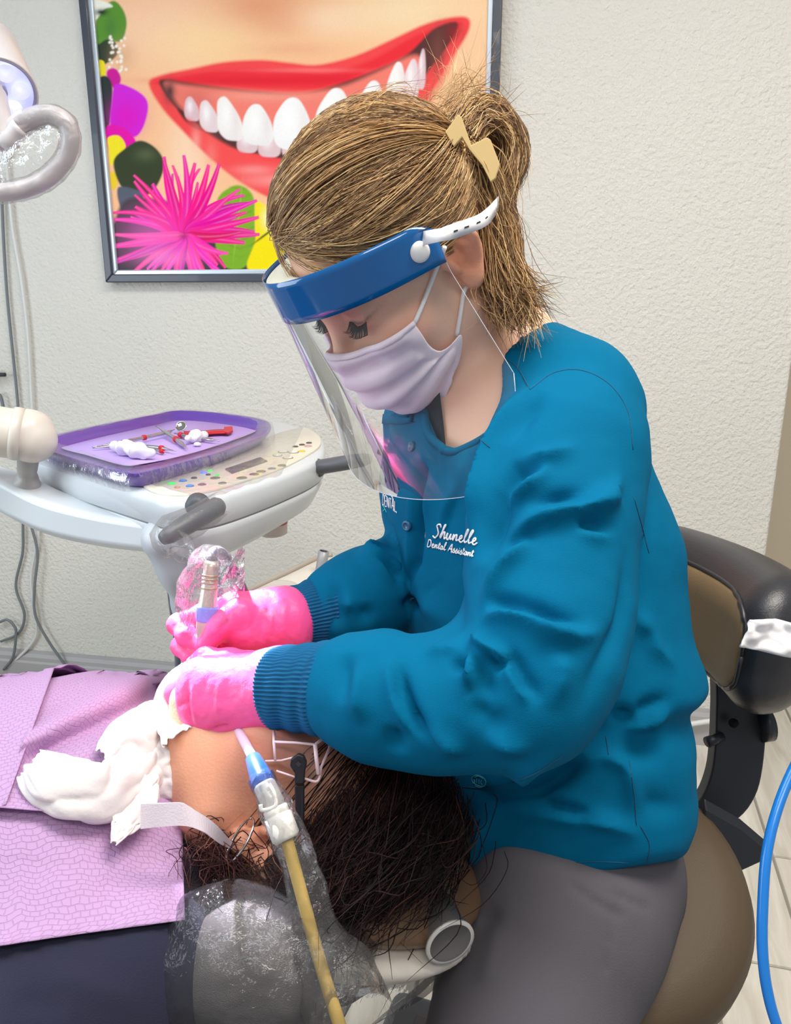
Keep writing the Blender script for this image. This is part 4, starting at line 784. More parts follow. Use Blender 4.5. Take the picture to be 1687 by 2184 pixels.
# head
ph_ = uni_([ell_(pd(-.008, .042, 0), PA, (.098, .093, .076)), ell_(pd(.030, -.035, 0), PA, (.066, .085, .066))], .03)
for s in S2: ph_ = uni_([ph_, cap_(pd(-.002, -.075, .052*s), pd(.078, -.108, .016*s), .021, .019), ell_(pd(.064, -.030, .043*s), PA, (.028, .024, .027))], .03)
ph_ = uni_([ph_, cap_(pd(.088, .026, -.034), pd(.088, .026, .034), .010, .010)], .02)
for s in S2: ph_ = sub_(ph_, ell_(pd(.098, .008, .034*s), PA, (.013, .012, .019)), .014)
for s in S2: ph_ = uni_([ph_, ell_(pd(.0755, .009, .033*s), PA, (.013, .0135, .0165))], .006)
ph_ = uni_([ph_, uni_([cap_(pd(.088, .014, 0), pd(.110, -.026, 0), .008, .010), ell_(pd(.112, -.034, 0), PA, (.013, .011, .012)), ell_(pd(.1, -.037, .013), PA, (.012, .009, .008)), ell_(pd(.1, -.037, -.013), PA, (.012, .009, .008))], .012)], .014)
ph_ = uni_([ph_, ell_(pd(.095, -.066, 0), PA, (.011, .006, .023)), ell_(pd(.092, -.092, 0), PA, (.010, .007, .020))], .007)
ph_ = sub_(ph_, ell_(pd(.108, -.079, 0), PA, (.024, .010, .021)), .005)
pears = []
for s in S2:
    R15 = math.radians(-12); f2 = pf*math.cos(R15)+pu*math.sin(R15); u2 = -pf*math.sin(R15)+pu*math.cos(R15); pears.append(ear(PO-pu*.006, np.array([f2, u2, pl2]), s))
pb = uni_([uni_([ph_]+pears, .006), pneck], .03); pb = uni_([pb, lambda q: shirt0(q)+.012], .02)
V, Q = surf(pb, PO-.26, PO+np.array([.2, .22, .2]), .003); p = ptl(V); col = np.tile(np.array(lin((222, 160, 128))), (len(V), 1))
pc(.5*np.exp(-(((p[:, 0]-.06)/.035)**2+((p[:, 1]+.035)/.035)**2)), (224, 132, 112)); pc(.8*np.exp(-(((p[:, 0]-.1)/.02)**2+((p[:, 1]+.079)/.014)**2+(p[:, 2]/.024)**2)), (206, 92, 92)); pc(.35*np.exp(-(((p[:, 0]+.005)/.02)**2+((p[:, 1]+.02)/.03)**2))*(np.abs(p[:, 2]) > .066), (214, 110, 84))
mk('body', V, Q, mat('patient_skin', (222, 160, 128), .45, attr='Col', sss=.12, bump=(380, .1), spec=.45), B_, cols=col)
# hair
pcapc = np.array([-.016, .048, 0]); pcapr = np.array([.112, .108, .092])
pcap = ell_(PO+pcapc@PA, PA, pcapr-.005); pcut = plane_(pd(.072, .072, 0), .62*pf-.78*pu+.1*pl2)
ph1 = int_(pcap, pcut, .012); ph1 = sub_(ph1, ell_(pd(.030, -.03, 0), PA, (.066, .062, .2)), .012)
phb = uni_([ph1, chain_([pd(-.100, .03, .04), pd(-.105, -.03, .045), pd(-.090, -.075, .045)], [.038, .034, .024], .03), chain_([pd(-.115, .00, .05), pd(-.112, .06, .045), pd(-.085, .125, .03)], [.036, .042, .038], .03), chain_([P(590, 1860, .655), P(640, 1885, .645), P(720, 1905, .64), P(795, 1872, .645), P(875, 1830, .662), P(930, 1780, .69)], [.014, .020, .024, .025, .025, .025], .02)], .03)
V, Q = surf(phb, PO-.24, PO+.24, .0045); N = vnormals(V, Q); V = V+N*(.002*wnoise(V, 60, 6.))[:, None]
ph = mk('hair', V, Q, mat('dark_hair_base', (38, 24, 24), .6, bump=(260, .6)), B_)
pstrm = mat('dark_hair_strand', (60, 40, 36), .6, attr='Col', spec=.15)
PAL2 = [(30, 20, 22), (46, 28, 28), (70, 42, 36), (92, 56, 46), (40, 26, 30)]
def ponc(p, off):
    q = p-pcapc; k = np.linalg.norm(q/pcapr, axis=-1, keepdims=True); return pcapc+q/k*(1+off/.1)
rs = np.random.RandomState(8); paths = []; proots = cr(np.array([(.078, .082, -.05), (.080, .082, -.02), (.078, .080, .01), (.068, .074, .04), (.050, .058, .066), (.030, .036, .080), (.012, .020, .086), (-.012, .018, .088), (-.03, -.005, .084)]), 160)
for c in range(300):
    s0 = proots[rs.randint(0, 160)]; e0 = np.array([-.125, .045, .05])+rs.randn(3)*np.array([.010, .05, .03]); t0 = rs.rand()*.55 if rs.rand() < .55 else 0
    for h in range(9):
        t = np.linspace(t0, 1, K_)[:, None]; p = (s0+rs.randn(3)*.004)*(1-t)+(e0+rs.randn(3)*.006)*t; p[:, 1] += (np.sin(np.pi*t)*(.012+rs.randn()*.006))[:, 0]; p[:, 2] += (np.sin(np.pi*t)*.03)[:, 0]
        p = ponc(p, .001+abs(rs.randn())*.003*np.sin(np.pi*t)+.035*np.clip(-p[:, :1]-.04, 0, 1)*np.clip(t*1.2-.2, 0, 1)*(1+rs.rand())*6); p = p+.0012*np.sin(t*12+rs.rand()*6)*rs.randn(3); paths.append(PO+p@PA)
strands('hair_strands', paths, .00045, ph, pstrm, PAL2, [3, 3, 3, 1.6, 2], 11)
pp = []
bundle([(505, 1815, .665), (490, 1845, .652), (470, 1870, .648), (455, 1830, .65)], 50, .006, .005, .012)
bundle([(570, 1850, .668), (545, 1885, .65), (580, 1930, .64), (620, 1960, .645)], 150, .014, .006, .014)
bundle([(610, 1850, .668), (620, 1900, .64), (680, 1950, .635), (640, 1990, .63)], 170, .014, .007, .018)
bundle([(470, 1810, .665), (445, 1805, .65), (440, 1840, .64), (470, 1880, .64)], 60, .010, .007, .014)
bundle([(500, 1850, .65), (530, 1890, .64), (510, 1900, .635)], 60, .010, .007, .014)
bundle([(700, 1880, .64), (720, 1940, .635), (690, 1970, .63), (740, 1990, .63)], 120, .012, .006, .016)
strands('curly_nape_hair', pp, .00040, ph, pstrm, [(52, 30, 34), (88, 54, 50), (130, 86, 72), (70, 42, 46)], [3, 3, 1, 2], 12)
pp = []
bundle([(880, 1760, .665), (850, 1820, .642), (800, 1875, .632), (740, 1920, .63)], 420, .018, .004, .014)
bundle([(770, 1810, .64), (745, 1865, .625), (705, 1915, .622), (660, 1940, .625)], 380, .018, .004, .014)
bundle([(945, 1730, .70), (940, 1780, .672), (905, 1835, .650), (850, 1872, .64)], 300, .014, .004, .012)
strands('lower_hair', pp, .00045, ph, pstrm, PAL2[:3], [3, 2, 1], 13)
# hoop earring
hc_ = P(512, 1792, .645); hu_, hv_ = vdir((.45, .89, 0), 512, 1792), vdir((.45, -.1, .85), 512, 1792); silver = mat('silver_metal', (206, 204, 200), .18, metal=1.)
tube('hoop_earring', [hc_+.019*math.cos(a)*hu_+.0125*math.sin(a)*hv_ for a in np.linspace(0, 2*math.pi, 40)], .0011, silver, B_, seg=8)
# ---- safety glasses
clearp = film('clear_lens', (255, 253, 253), .02, .25, .03, blend=.2); edgew = mat('clear_edge', (250, 214, 220), .25, spec=.6)
G_ = thing('safety_glasses', 'clear safety glasses with black temple on the patient', 'glasses', P(650, 1620, .64))
lens_px = [(586, 1556, .668), (583, 1592, .655), (588, 1622, .650), (640, 1655, .640), (676, 1666, .640), (688, 1640, .648), (703, 1596, .668), (706, 1560, .69)]
lens2 = [(586, 1556), (585, 1580), (672, 1588), (700, 1564)]
side = [P(585, 1582, .652), P(675, 1590, .648), P(679, 1652, .640), P(676, 1664, .640), P(640, 1655, .640), P(588, 1622, .648)]
tube('lens_edge', [P(584, 1560, .664), P(584, 1582, .652), P(587, 1622, .648)], .0013, edgew, G_, seg=6); tube('lens_edge', [P(585, 1582, .652), P(630, 1584, .65), P(672, 1588, .648)], .0012, edgew, G_, seg=6)
tube('lens_edge', [P(672, 1588, .648), P(675, 1620, .644), P(679, 1652, .640)], .0019, edgew, G_, seg=6); tube('lens_edge', cr(np.array([P(706, 1566, .68), P(702, 1596, .664), P(686, 1634, .65), P(682, 1656, .642), P(674, 1667, .640), P(648, 1660, .640)]), 18), .0012, edgew, G_, seg=6)
tube('lens_edge', [P(672, 1588, .648), P(690, 1574, .662), P(706, 1560, .68)], .0012, edgew, G_, seg=6); tube('lens_edge', [P(566, 1623, .650), P(600, 1622, .648), P(640, 1612, .642)], .0009, edgew, G_, seg=6); tube('lens_edge', [P(590, 1644, .646), P(620, 1654, .642), P(642, 1662, .640)], .0009, edgew, G_, seg=6)
mk('lens', np.array(side), [(0, 1, 2, 3, 4, 5)], clearp, G_, solid=.0012, smooth=False)
mk('lens', np.array([P(586, 1556, .668), P(706, 1556, .69), P(675, 1590, .648), P(585, 1582, .652)]), [(0, 1, 2, 3)], clearp, G_, solid=.0012, smooth=False)
blk = mat('black_plastic', (34, 32, 38), .4, spec=.5)
hg = [(636, 1609), (648, 1614), (654, 1628), (650, 1646), (648, 1672), (628, 1674), (628, 1650), (618, 1634), (620, 1620)]
mb = MB(); mb.prism([P(x, y, .634) for x, y in hg], FW*.006); mb.build('temple_hinge', blk, G_, smooth=False, bevel=.0012)
mb = MB(); mb.prism([P(628, 1676, .636), P(648, 1675, .636), P(648, 1764, .636), P(640, 1772, .638), P(630, 1760, .638)], FW*.006); mb.build('temple_arm', blk, G_, smooth=False, bevel=.0012)
mb = MB(); mb.prism([P(636, 1622, .6332), P(643, 1629, .6332), P(637, 1636, .6332), P(630, 1629, .6332)], -FW*.0006); mb.build('hinge_mark', mat('black_gloss', (54, 50, 58), .2), G_, smooth=False)
# ---- dental bib over the chest: wrapped sheets around the barrel
BB = thing('dental_bib', 'lavender paper bib folded over the patient chest', 'bib', TC+tZ*.13)
bibm = bpy.data.materials.new('bib_paper'); bibm.use_nodes = True; nt = bibm.node_tree; b = nt.nodes['Principled BSDF']; b.inputs['Base Color'].default_value = (*lin((188, 152, 194)), 1); b.inputs['Roughness'].default_value = .85; b.inputs['Specular IOR Level'].default_value = .2
uvn = nt.nodes.new('ShaderNodeVertexColor'); uvn.layer_name = 'Col'; mpn = nt.nodes.new('ShaderNodeMapping'); mpn.inputs['Scale'].default_value = (1, 1, 1); nt.links.new(uvn.outputs[0], mpn.inputs[0])
bk = nt.nodes.new('ShaderNodeTexBrick'); bk.inputs['Scale'].default_value = 34; bk.inputs['Mortar Size'].default_value = .035; bk.inputs['Mortar Smooth'].default_value = .8; bk.inputs['Brick Width'].default_value = .5; bk.inputs['Row Height'].default_value = .36
nzz = nt.nodes.new('ShaderNodeTexNoise'); nzz.inputs['Scale'].default_value = 14; nt.links.new(mpn.outputs[0], nzz.inputs[0]); mxx = nt.nodes.new('ShaderNodeMix'); mxx.data_type = 'VECTOR'; mxx.inputs['Factor'].default_value = .035; nt.links.new(mpn.outputs[0], mxx.inputs['A']); nt.links.new(nzz.outputs['Color'], mxx.inputs['B']); nt.links.new(mxx.outputs['Result'], bk.inputs['Vector'])
bpn = nt.nodes.new('ShaderNodeBump'); bpn.inputs['Strength'].default_value = .55; bpn.inputs['Distance'].default_value = .003; bpn.invert = True; nt.links.new(bk.outputs['Fac'], bpn.inputs['Height']); nt.links.new(bpn.outputs[0], b.inputs['Normal'])
def wrap(x, phi, off):
    """point on the torso barrel: x along the body, phi 0 = toward camera, 90 = up, 180 = far side"""
    t = np.interp(x, [r[0] for r in trs], range(len(trs))); ry = np.interp(x, [r[0] for r in trs], [r[3] for r in trs]); rz = np.interp(x, [r[0] for r in trs], [r[4] for r in trs]); cz = np.interp(x, [r[0] for r in trs], [r[2] for r in trs])
    a = math.radians(phi); n = nrm(-math.cos(a)/ry*tY+math.sin(a)/rz*tZ); return TC+x*tX+cz*tZ-ry*math.cos(a)*tY+rz*math.sin(a)*tZ+n*off
def xphi(px, py):
    best = None
    for x in np.linspace(-.45, .16, 62):
        for ph__ in np.linspace(-10, 150, 81):
            q = proj(wrap(x, ph__, .004)); dd = (q[0]-px)**2+(q[1]-py)**2
            if best is None or dd < best[0]: best = (dd, x, ph__)
    return best[1], best[2]
def sheet(name, c00, c10, c11, c01, nu, nv, off, dispf=None, m=None):
    """bilinear patch in (x, phi) space; off(u,v) is its lift off the body"""
    V = []; cols = []; offs = []
    for j in range(nv):
        v = j/(nv-1)
        for i in range(nu):
            u = i/(nu-1); c = [(c00[k]*(1-u)+c10[k]*u)*(1-v)+(c01[k]*(1-u)+c11[k]*u)*v for k in (0, 1)]; V.append(wrap(c[0], c[1], off(u, v))); offs.append(off(u, v)); cols.append(((c[0]+.5)*3, c[1]/60., 0))
    V = np.array(V); offs = np.array(offs)
    for _ in range(6):
        d = shirt0(V.astype(np.float32)); e = .003; g = np.stack([shirt0((V+np.eye(3)[i]*e).astype(np.float32))-shirt0((V-np.eye(3)[i]*e).astype(np.float32)) for i in range(3)], 1); g /= np.linalg.norm(g, axis=1)[:, None]+1e-9; V = V+g*np.maximum(offs-d, 0)[:, None]
    return mk(name, V, gridfaces(nu, nv), m or bibm, BB, cols=np.array(cols), solid=.0008)
nzf = lambda u, v, s: mnoise.noise(Vector((u*s, v*s, s)))
def drape(name, top, bot, nu, nv, off, far=0):
    """sheet between two pixel edges (left to right), laid on the body; far adds rows that run on over the far side"""
    a, b_ = cr(np.array(top, float), nu), cr(np.array(bot, float), nu); V = np.zeros((nv+far, nu, 3)); cols = np.zeros((nv+far, nu, 3))
    for i in range(nu):
        last = None
        for j in range(nv):                      # from the near edge up to the far edge
            v = j/(nv-1); px, py = b_[i]*(1-v)+a[i]*v; o_ = off(i/(nu-1), v); h_ = hit(lambda q: shirt0(q)-o_, px, py, .4, 1.1)
            while h_ is None and last is None: py += 10; h_ = hit(lambda q: shirt0(q)-o_, px, py, .4, 1.1)
            if h_ is None: h_ = last+tY*.008-tZ*.004
            V[far*0+j, i] = h_; last = h_
        for k in range(far): V[nv+k, i] = V[nv-1, i]+tY*.02*(k+1)-tZ*(.006*(k+1)**1.5)
    cols[..., 0] = np.cumsum(np.pad(np.linalg.norm(np.diff(V, axis=1), axis=2), ((0, 0), (1, 0))), 1)*2.4; cols[..., 1] = np.cumsum(np.pad(np.linalg.norm(np.diff(V, axis=0), axis=2), ((1, 0), (0, 0))), 0)*2.4
    return mk(name, V.reshape(-1, 3), gridfaces(nu, nv+far), bibm, BB, cols=cols.reshape(-1, 3), solid=.0009)
drape('paper_layer', [(-80, 1690), (60, 1690), (200, 1690), (300, 1680), (386, 1660)], [(-80, 2030), (60, 2008), (200, 1988), (320, 1972), (394, 1962)], 54, 44, lambda u, v: .006+.0022*nzf(u, v, 3)+.006*max(0, .10-v)/.10*abs(nzf(u, v, 9))+.004*(u > .93)*(u-.93)/.07*abs(nzf(u, v, 6)))
def lift(u, v):
    cr_ = (v-(.30+.62*u))/.085; rd = (v-(.52+.60*u))/.10
    return .016-.004*v-.011*math.exp(-cr_*cr_)*min(1, u*6)+.010*math.exp(-rd*rd)*(1-.5*u)+.0022*nzf(u, v, 4)+.003*max(0, .06-v)/.06
drape('folded_layer', [(95, 1455), (180, 1440), (290, 1432), (380, 1428)], [(-4, 1722), (110, 1730), (250, 1728), (385, 1722)], 64, 60, lift, far=5)
drape('side_layer', [(-90, 1460), (0, 1436), (60, 1420), (120, 1412)], [(-90, 1735), (-60, 1735), (-30, 1734), (12, 1716)], 34, 50, lambda u, v: .010+.010*u*u+.0022*nzf(u, v, 4), far=5)
drape('far_layer', [(60, 1422), (150, 1410), (240, 1410), (330, 1424)], [(60, 1470), (150, 1462), (240, 1456), (350, 1446)], 34, 14, lambda u, v: .008+.002*nzf(u, v, 4), far=5)
stw = cr(np.array([P(300, 1741, .585), P(345, 1738, .588), P(392, 1737, .590), P(425, 1752, .598), P(450, 1768, .612), P(478, 1792, .635), P(498, 1806, .655)]), 30); wv = []
for i, p in enumerate(stw): w = (UP*.95+EX*.25*math.sin(i*.35))*np.interp(i, [0, 12, 29], [.0100, .0088, .003]); wv += [p+w, p-w]
mk('neck_strap', np.array(wv), [(2*i, 2*i+1, 2*i+3, 2*i+2) for i in range(29)], mat('strap_white', (240, 226, 236), .7, bump=(700, .1)), BB, solid=.0012, smooth=False)
# ---- crumpled gauze
tis = mat('gauze_tissue', (232, 222, 220), .85, bump=(90, .12), sss=.1)
def crumple(f, lo, hi, h, amp, sc, seed):
    V, Q = surf(f, lo, hi, h); N = vnormals(V, Q); r = np.abs(wnoise(V, sc, seed)); r2 = np.abs(wnoise(V, np.array(sc)*2.1, seed+7)); return V+N*(amp*(.35-r)*1.8+amp*.18*(.3-r2))[:, None], Q
def cloth(path, wid, ht, pleats, seed, ns=90, nt=44):
    """a strip of cloth bunched along a path: rows run across, pleats run with the path, edges turned under"""
    path = cr(np.array(path, float), ns); c = np.array([P(x, y, d) for x, y, d in path]); wid = np.interp(np.linspace(0, 1, ns), np.linspace(0, 1, len(wid)), wid); V = []
    T = np.gradient(c, axis=0); T /= np.linalg.norm(T, axis=1)[:, None]
    for i in range(ns):
        s_ = i/(ns-1); vw = nrm(CAM-c[i]); vw = nrm(vw-T[i]*(vw@T[i])); w = np.cross(vw, T[i]); W_ = wid[i]*c_d(c[i])/F*.5
        for k in range(nt):
            t = -1+2*k/(nt-1); a = t*math.pi*.62; wx = mnoise.noise(Vector((s_*4, t*1.6, seed)))
            ph = (t*pleats+1.0*wx+.8*math.sin(s_*4+seed))*math.pi; fold = abs(math.sin(ph))**.8
            r = W_*(.84+.20*fold+.16*mnoise.noise(Vector((s_*4, t*2, seed+5)))); e_ = 1-.5*max(0, abs(s_*2-1)-.8)/.2
            V.append(c[i]+w*(math.sin(a)*r*1.08)+vw*(math.cos(a)*r*ht*e_+.0016*mnoise.noise(Vector((s_*9, t*4, seed+9))))+T[i]*(.005*mnoise.noise(Vector((s_*5, t*5, seed+2)))))
    return np.array(V), gridfaces(nt, ns)
c_d = lambda p: (p-CAM)@FW
def dg(x, y):
    h_ = None
    while h_ is None: h_ = hit(lambda q: shirt0(q)-.016, min(x, 385), y, .4, 1.1); y += 12
    return c_d(h_)
GZ = thing('gauze_tissue', 'crumpled white gauze tissue lying on the lavender bib', 'tissue', P(230, 1680, dg(230, 1680)))
for nm, pth, wd, ht, pl_n, sd in (('tissue_fold', [(64, 1632), (110, 1665), (170, 1690), (230, 1688), (290, 1655), (350, 1615)], [60, 105, 120, 110, 105, 80], .55, 1.4, 1.), ('tissue_fold', [(225, 1625), (270, 1590), (320, 1575), (370, 1570), (408, 1565)], [60, 110, 140, 150, 120], .6, 2.2, 4.), ('tissue_fold', [(285, 1660), (290, 1705), (270, 1750), (244, 1796)], [95, 80, 60, 12], .4, .9, 7.), ('tissue_fold', [(310, 1600), (340, 1640), (375, 1655), (405, 1590)], [70, 100, 90, 60], .5, 1.6, 11.), ('tissue_peak', [(318, 1560), (300, 1538), (282, 1522)], [56, 34, 6], .4, .8, 14.), ('tissue_tail', [(378, 1572), (350, 1525), (346, 1482), (374, 1444), (410, 1416)], [60, 34, 26, 28, 16], .4, .8, 17.)):
    pz = [(x, y, (dg(x, y)-(.012 if nm == 'tissue_fold' else .018)) if nm != 'tissue_tail' else np.interp(y, [1408, 1440, 1520, 1572], [.745, .732, .712, .675])) for x, y in pth]; V, Fg = cloth(pz, wd, ht, pl_n, sd, 60 if nm == 'tissue_fold' else 36, 40); mk(nm, V, Fg, tis, GZ, solid=.001)
# ---- neck pillow, headrest, chair back
pw = mat('grey_mesh_fabric', (108, 104, 104), .9, bump=(1300, .5), spec=.1)
V, Q = surf(uni_([cap_(P(590, 2066, .60), P(570, 1985, .74), .044, .042), cap_(P(500, 2072, .60), P(500, 1990, .74), .042, .040)], .05), P(560, 2050, .65)-.2, P(560, 2050, .65)+.2, .005)
NP = thing('neck_pillow', 'grey fabric neck roll under the patient neck', 'pillow', P(560, 2140, .62)); mk('cushion', V, Q, pw, NP)
DC = thing('dental_chair', 'dental chair with brown padded headrest and off-white shell', 'dental chair', P(700, 2150, .75))
brn = mat('brown_vinyl', (112, 86, 62), .42, bump=(500, .08), coat=.1); shl = mat('offwhite_shell', (222, 214, 202), .35, coat=.3)
hrc = P(752, 1834, .735); hn = nrm(.93*pf+.1*EX); hx_ = nrm(pu-hn*(pu@hn)); hy_ = np.cross(hn, hx_)
V, Q = surf(lambda q: loft_(hrc, hn, hx_, hy_, [(-.012, 0, 0, .112, .108), (.0, 0, 0, .119, .114), (.012, 0, 0, .116, .111), (.026, 0, 0, .10, .097)])(q)-.008, hrc-.22, hrc+.22, .005); mk('headrest_pad', V, Q, brn, DC)
V, Q = surf(lambda q: loft_(hrc-hn*.026, hn, hx_, hy_, [(-.040, -.05, 0, .07, .08), (-.02, -.015, 0, .108, .105), (.0, 0, 0, .128, .121), (.008, 0, 0, .128, .121)])(q)-.006, hrc-.25, hrc+.25, .005); mk('headrest_shell', V, Q, shl, DC)
kb = P(958, 2006, .640); ka = nrm(-FW*.75+EX*.30-UP*.25); mk('headrest_knob', *lathe([(.017, -.05), (.0195, -.01), (.0205, -.002), (.0200, .002), (.0185, .003), (.017, .001), (.001, -.001)], kb, ka, 36), mat('knob_grey', (104, 100, 98), .3, coat=.3), DC); mk('knob_rim', *lathe([(.0185, .001), (.0215, .0), (.0215, .003), (.0185, .003)], kb, ka, 36, caps=False), mat('rim_light', (214, 210, 204), .25), DC)
V, Q = surf(box_(P(70, 2330, .70), np.array([tX, tY, tZ]), (.26, .24, .045), .04), P(70, 2330, .70)-.36, P(70, 2330, .70)+.36, .009); mk('backrest_pad', V, Q, brn, DC)
V, Q = surf(box_(P(70, 2330, .70)-tZ*.06, np.array([tX, tY, tZ]), (.25, .22, .03), .028), P(70, 2330, .70)-.36, P(70, 2330, .70)+.36, .01); mk('backrest_shell', V, Q, shl, DC)
V, Q = surf(uni_([box_(TC-tZ*.17-tX*.65, np.array([tX, tY, tZ]), (.6, .26, .04), .036), cap_(TC-tX*.8-tZ*.2, TC-tX*.8+np.array([0, 0, .1-TC[2]]), .12, .14), box_(np.array([TC[0]-.8, TC[1], .04]), np.eye(3), (.4, .2, .04), .03), cap_(hrc-hn*.05-hx_*.04, P(200, 2330, .72)-tZ*.04, .03, .03)], .03), TC-np.array([1.4, .4, .95]), TC+np.array([.5, .4, .0]), .016); mk('chair_base', V, Q, shl, DC)
# ---- clear plastic covers
clr = film('clear_cover', (255, 255, 255), .018, .8, .09, bump=(38, .55), blend=.32)
cov = uni_([lambda q: uni_([cap_(P(590, 2066, .60), P(570, 1985, .74), .049, .047), cap_(P(500, 2072, .60), P(500, 1990, .74), .047, .045)], .05)(q), cap_(P(500, 1925, .64), P(470, 2000, .60), .012, .04), cap_(P(390, 2090, .585), P(370, 2184, .60), .022, .03), cap_(P(660, 2060, .60), P(740, 2030, .62), .040, .022)], .04)
V, Q = surf(cov, P(560, 2050, .65)-.24, P(560, 2050, .65)+.24, .0045); N = vnormals(V, Q)
V = V+N*(.0045*(.3-np.abs(wnoise(V, (22, 22, 40), 4.))) + .0025*(.3-np.abs(wnoise(V, 60, 8.))))[:, None]; o = mk('plastic_cover', V, Q, clr); tag(o, 'crinkled clear plastic cover over the grey neck roll', 'plastic cover')
c0, c1, c2, c3 = P(740, 2000, .66), P(985, 1990, .70), P(930, 2090, .72), P(770, 2230, .64)
def shf(u, v): p = (c0*(1-u)+c1*u)*(1-v)+(c3*(1-u)+c2*u)*v; return p-FW*(.02*math.sin(math.pi*u)*math.sin(math.pi*v)+.006*math.sin(u*4+v*17)*v)+UP*.004*math.sin(v*14+u*3)
Vg, Fg = grid(shf, 40, 40); o = mk('plastic_sheet', Vg, Fg, film('clear_sheet', (252, 252, 250), .08, .7, .1, bump=(26, .4), blend=.3)); tag(o, 'clear plastic sheet hanging below the headrest toward the floor', 'plastic cover')
# ---- saliva ejector with hose
SE = thing('saliva_ejector', 'suction handle with blue tip and tan hose lying beside the patient ear', 'suction tool', P(600, 1750, .60))
bt = mat('ejector_blue', (40, 92, 190), .35, coat=.3); hose = mat('tan_hose', (196, 164, 84), .45, spec=.4); wht = mat('white_plastic', (238, 234, 226), .35)
tipm = mat('frosted_tube', (232, 210, 240), .3, alpha=.75); a0, a1, a2, a3, a4 = P(502, 1545, .690), P(540, 1618, .635), P(562, 1670, .606), P(586, 1722, .598), P(612, 1792, .59)
tube('clear_tip', cr(np.array([P(488, 1524, .706), a0, P(520, 1580, .660), a1]), 14), .0042, tipm, SE)
def cone(name, rows, a, b, m, seg=24): L = np.linalg.norm(b-a); return mk(name, *lathe([(r, t*L) for r, t in rows], a, b-a, seg), m, SE)
cone('blue_tip', [(.0052, -.05), (.0064, 0), (.0082, .55), (.0088, .93), (.0084, 1)], a1, a2, bt)
cone('clear_collar', [(.0078, 0), (.0088, .1), (.0092, .9), (.0080, 1)], a2, a3, mat('smoky_clear', (200, 200, 200), .1, alpha=.55, spec=.7)); tube('inner_tube', [a2, a3], .0032, wht, SE)
lev = [P(556, 1716, .592), P(560, 1728, .590), P(588, 1718, .590), P(584, 1690, .592), P(574, 1672, .594)]; tube('valve_lever', cr(np.array(lev), 16), .0016, wht, SE, seg=8)
cone('valve_body', [(.0085, 0), (.0096, .03), (.0098, .2), (.0092, .22), (.0108, .26), (.0110, .9), (.0090, 1)], a3, a4, wht)
tube('hose', cr(np.array([a4, P(628, 1850, .585), P(652, 1940, .578), P(676, 2030, .570), P(700, 2110, .562), P(728, 2200, .555), P(760, 2320, .55)]), 40), .0048, hose, SE, seg=14)
sl = cr(np.array([(*P(556, 1650, .61), .0105), (*P(585, 1718, .598), .0125), (*P(618, 1790, .592), .0140), (*P(640, 1850, .586), .0135), (*P(655, 1905, .580), .0150), (*P(672, 1975, .576), .0160), (*P(690, 2030, .572), .022), (*P(720, 2090, .57), .030), (*P(745, 2184, .57), .034)]), 46)
V, Fc = tube_data(sl[:, :3], sl[:, 3], 26, caps=False); N = (V.reshape(46, 26, 3)-sl[:, None, :3]).reshape(-1, 3); N /= np.linalg.norm(N, axis=1)[:, None]
V = V+N*(.0035*(.3-np.abs(wnoise(V, (50, 50, 30), 3.)))+.0015*wnoise(V, 110, 5.))[:, None]; o = mk('plastic_sleeve', V, Fc, film('clear_sleeve', (255, 255, 255), .03, .75, .08, bump=(60, .5), blend=.3)); tag(o, 'clear plastic sleeve around the suction handle and tan hose', 'plastic sleeve')
# ================================================================== delivery unit with tray
ZT = 1.0
def zt(x, y, z=ZT): return onz(x, y, z)
cream = mat('cream_enamel', (226, 222, 214), .35, coat=.3); coolw = mat('white_enamel', (218, 224, 228), .35, coat=.3); dgrey = mat('dark_grey_rubber', (84, 88, 94), .5)
DU = thing('delivery_unit', 'off-white dental delivery unit with control panel carrying the purple tray', 'dental unit', zt(380, 1000, .9))
ol = np.array([zt(x, y) for x, y in [(70, 962), (130, 925), (260, 898), (400, 878), (540, 890), (640, 908), (682, 926), (693, 952), (676, 980), (600, 1014), (500, 1048), (430, 1064), (360, 1066), (305, 1052), (200, 1022), (105, 994), (74, 978)]])
olc = cr(ol, 120, closed=True); ctr = olc.mean(0)
def loftrings(name, base, rows, m, parent, cap=True, ctr=None, **k):
    """stack copies of an outline: rows (z, inset m)"""
    c = base.mean(0) if ctr is None else ctr; n = len(base); V = []
    for z, ins in rows:
        d = base-c; r = np.linalg.norm(d[:, :2], axis=1)[:, None]; q = c+d*np.clip(1-ins/r, .02, 2); q[:, 2] = z; V.append(q)
    V = np.vstack(V); Fc = [(i*n+j, i*n+(j+1) % n, (i+1)*n+(j+1) % n, (i+1)*n+j) for i in range(len(rows)-1) for j in range(n)]
    if cap: Fc += [tuple(range(n-1, -1, -1)), tuple(range((len(rows)-1)*n, len(rows)*n))]
    return mk(name, V, Fc, m, parent, **k)
loftrings('upper_shell', olc, [(.955, .004), (.956, .001), (.988, 0), (.994, .002), (.998, .007), (1.0, .016)], coolw, DU)
loftrings('lower_shell', olc, [(.870, .13), (.874, .095), (.888, .052), (.908, .022), (.940, .005), (.951, .002), (.953, .004)], coolw, DU)
loftrings('shell_seam', olc, [(.952, .0035), (.957, .0035)], mat('seam_grey', (150, 152, 150), .6), DU)
pnl = np.array([zt(x, y, 1.0015) for x, y in [(306, 1032), (350, 1010), (450, 975), (560, 938), (640, 914), (668, 922), (684, 938), (674, 960), (600, 1000), (500, 1034), (440, 1050), (380, 1057), (328, 1050)]])
loftrings('control_panel', cr(pnl, 80, closed=True), [(1.0, 0), (1.003, .0), (1.004, .002)], mat('panel_ivory', (240, 232, 212), .3, coat=.5), DU)
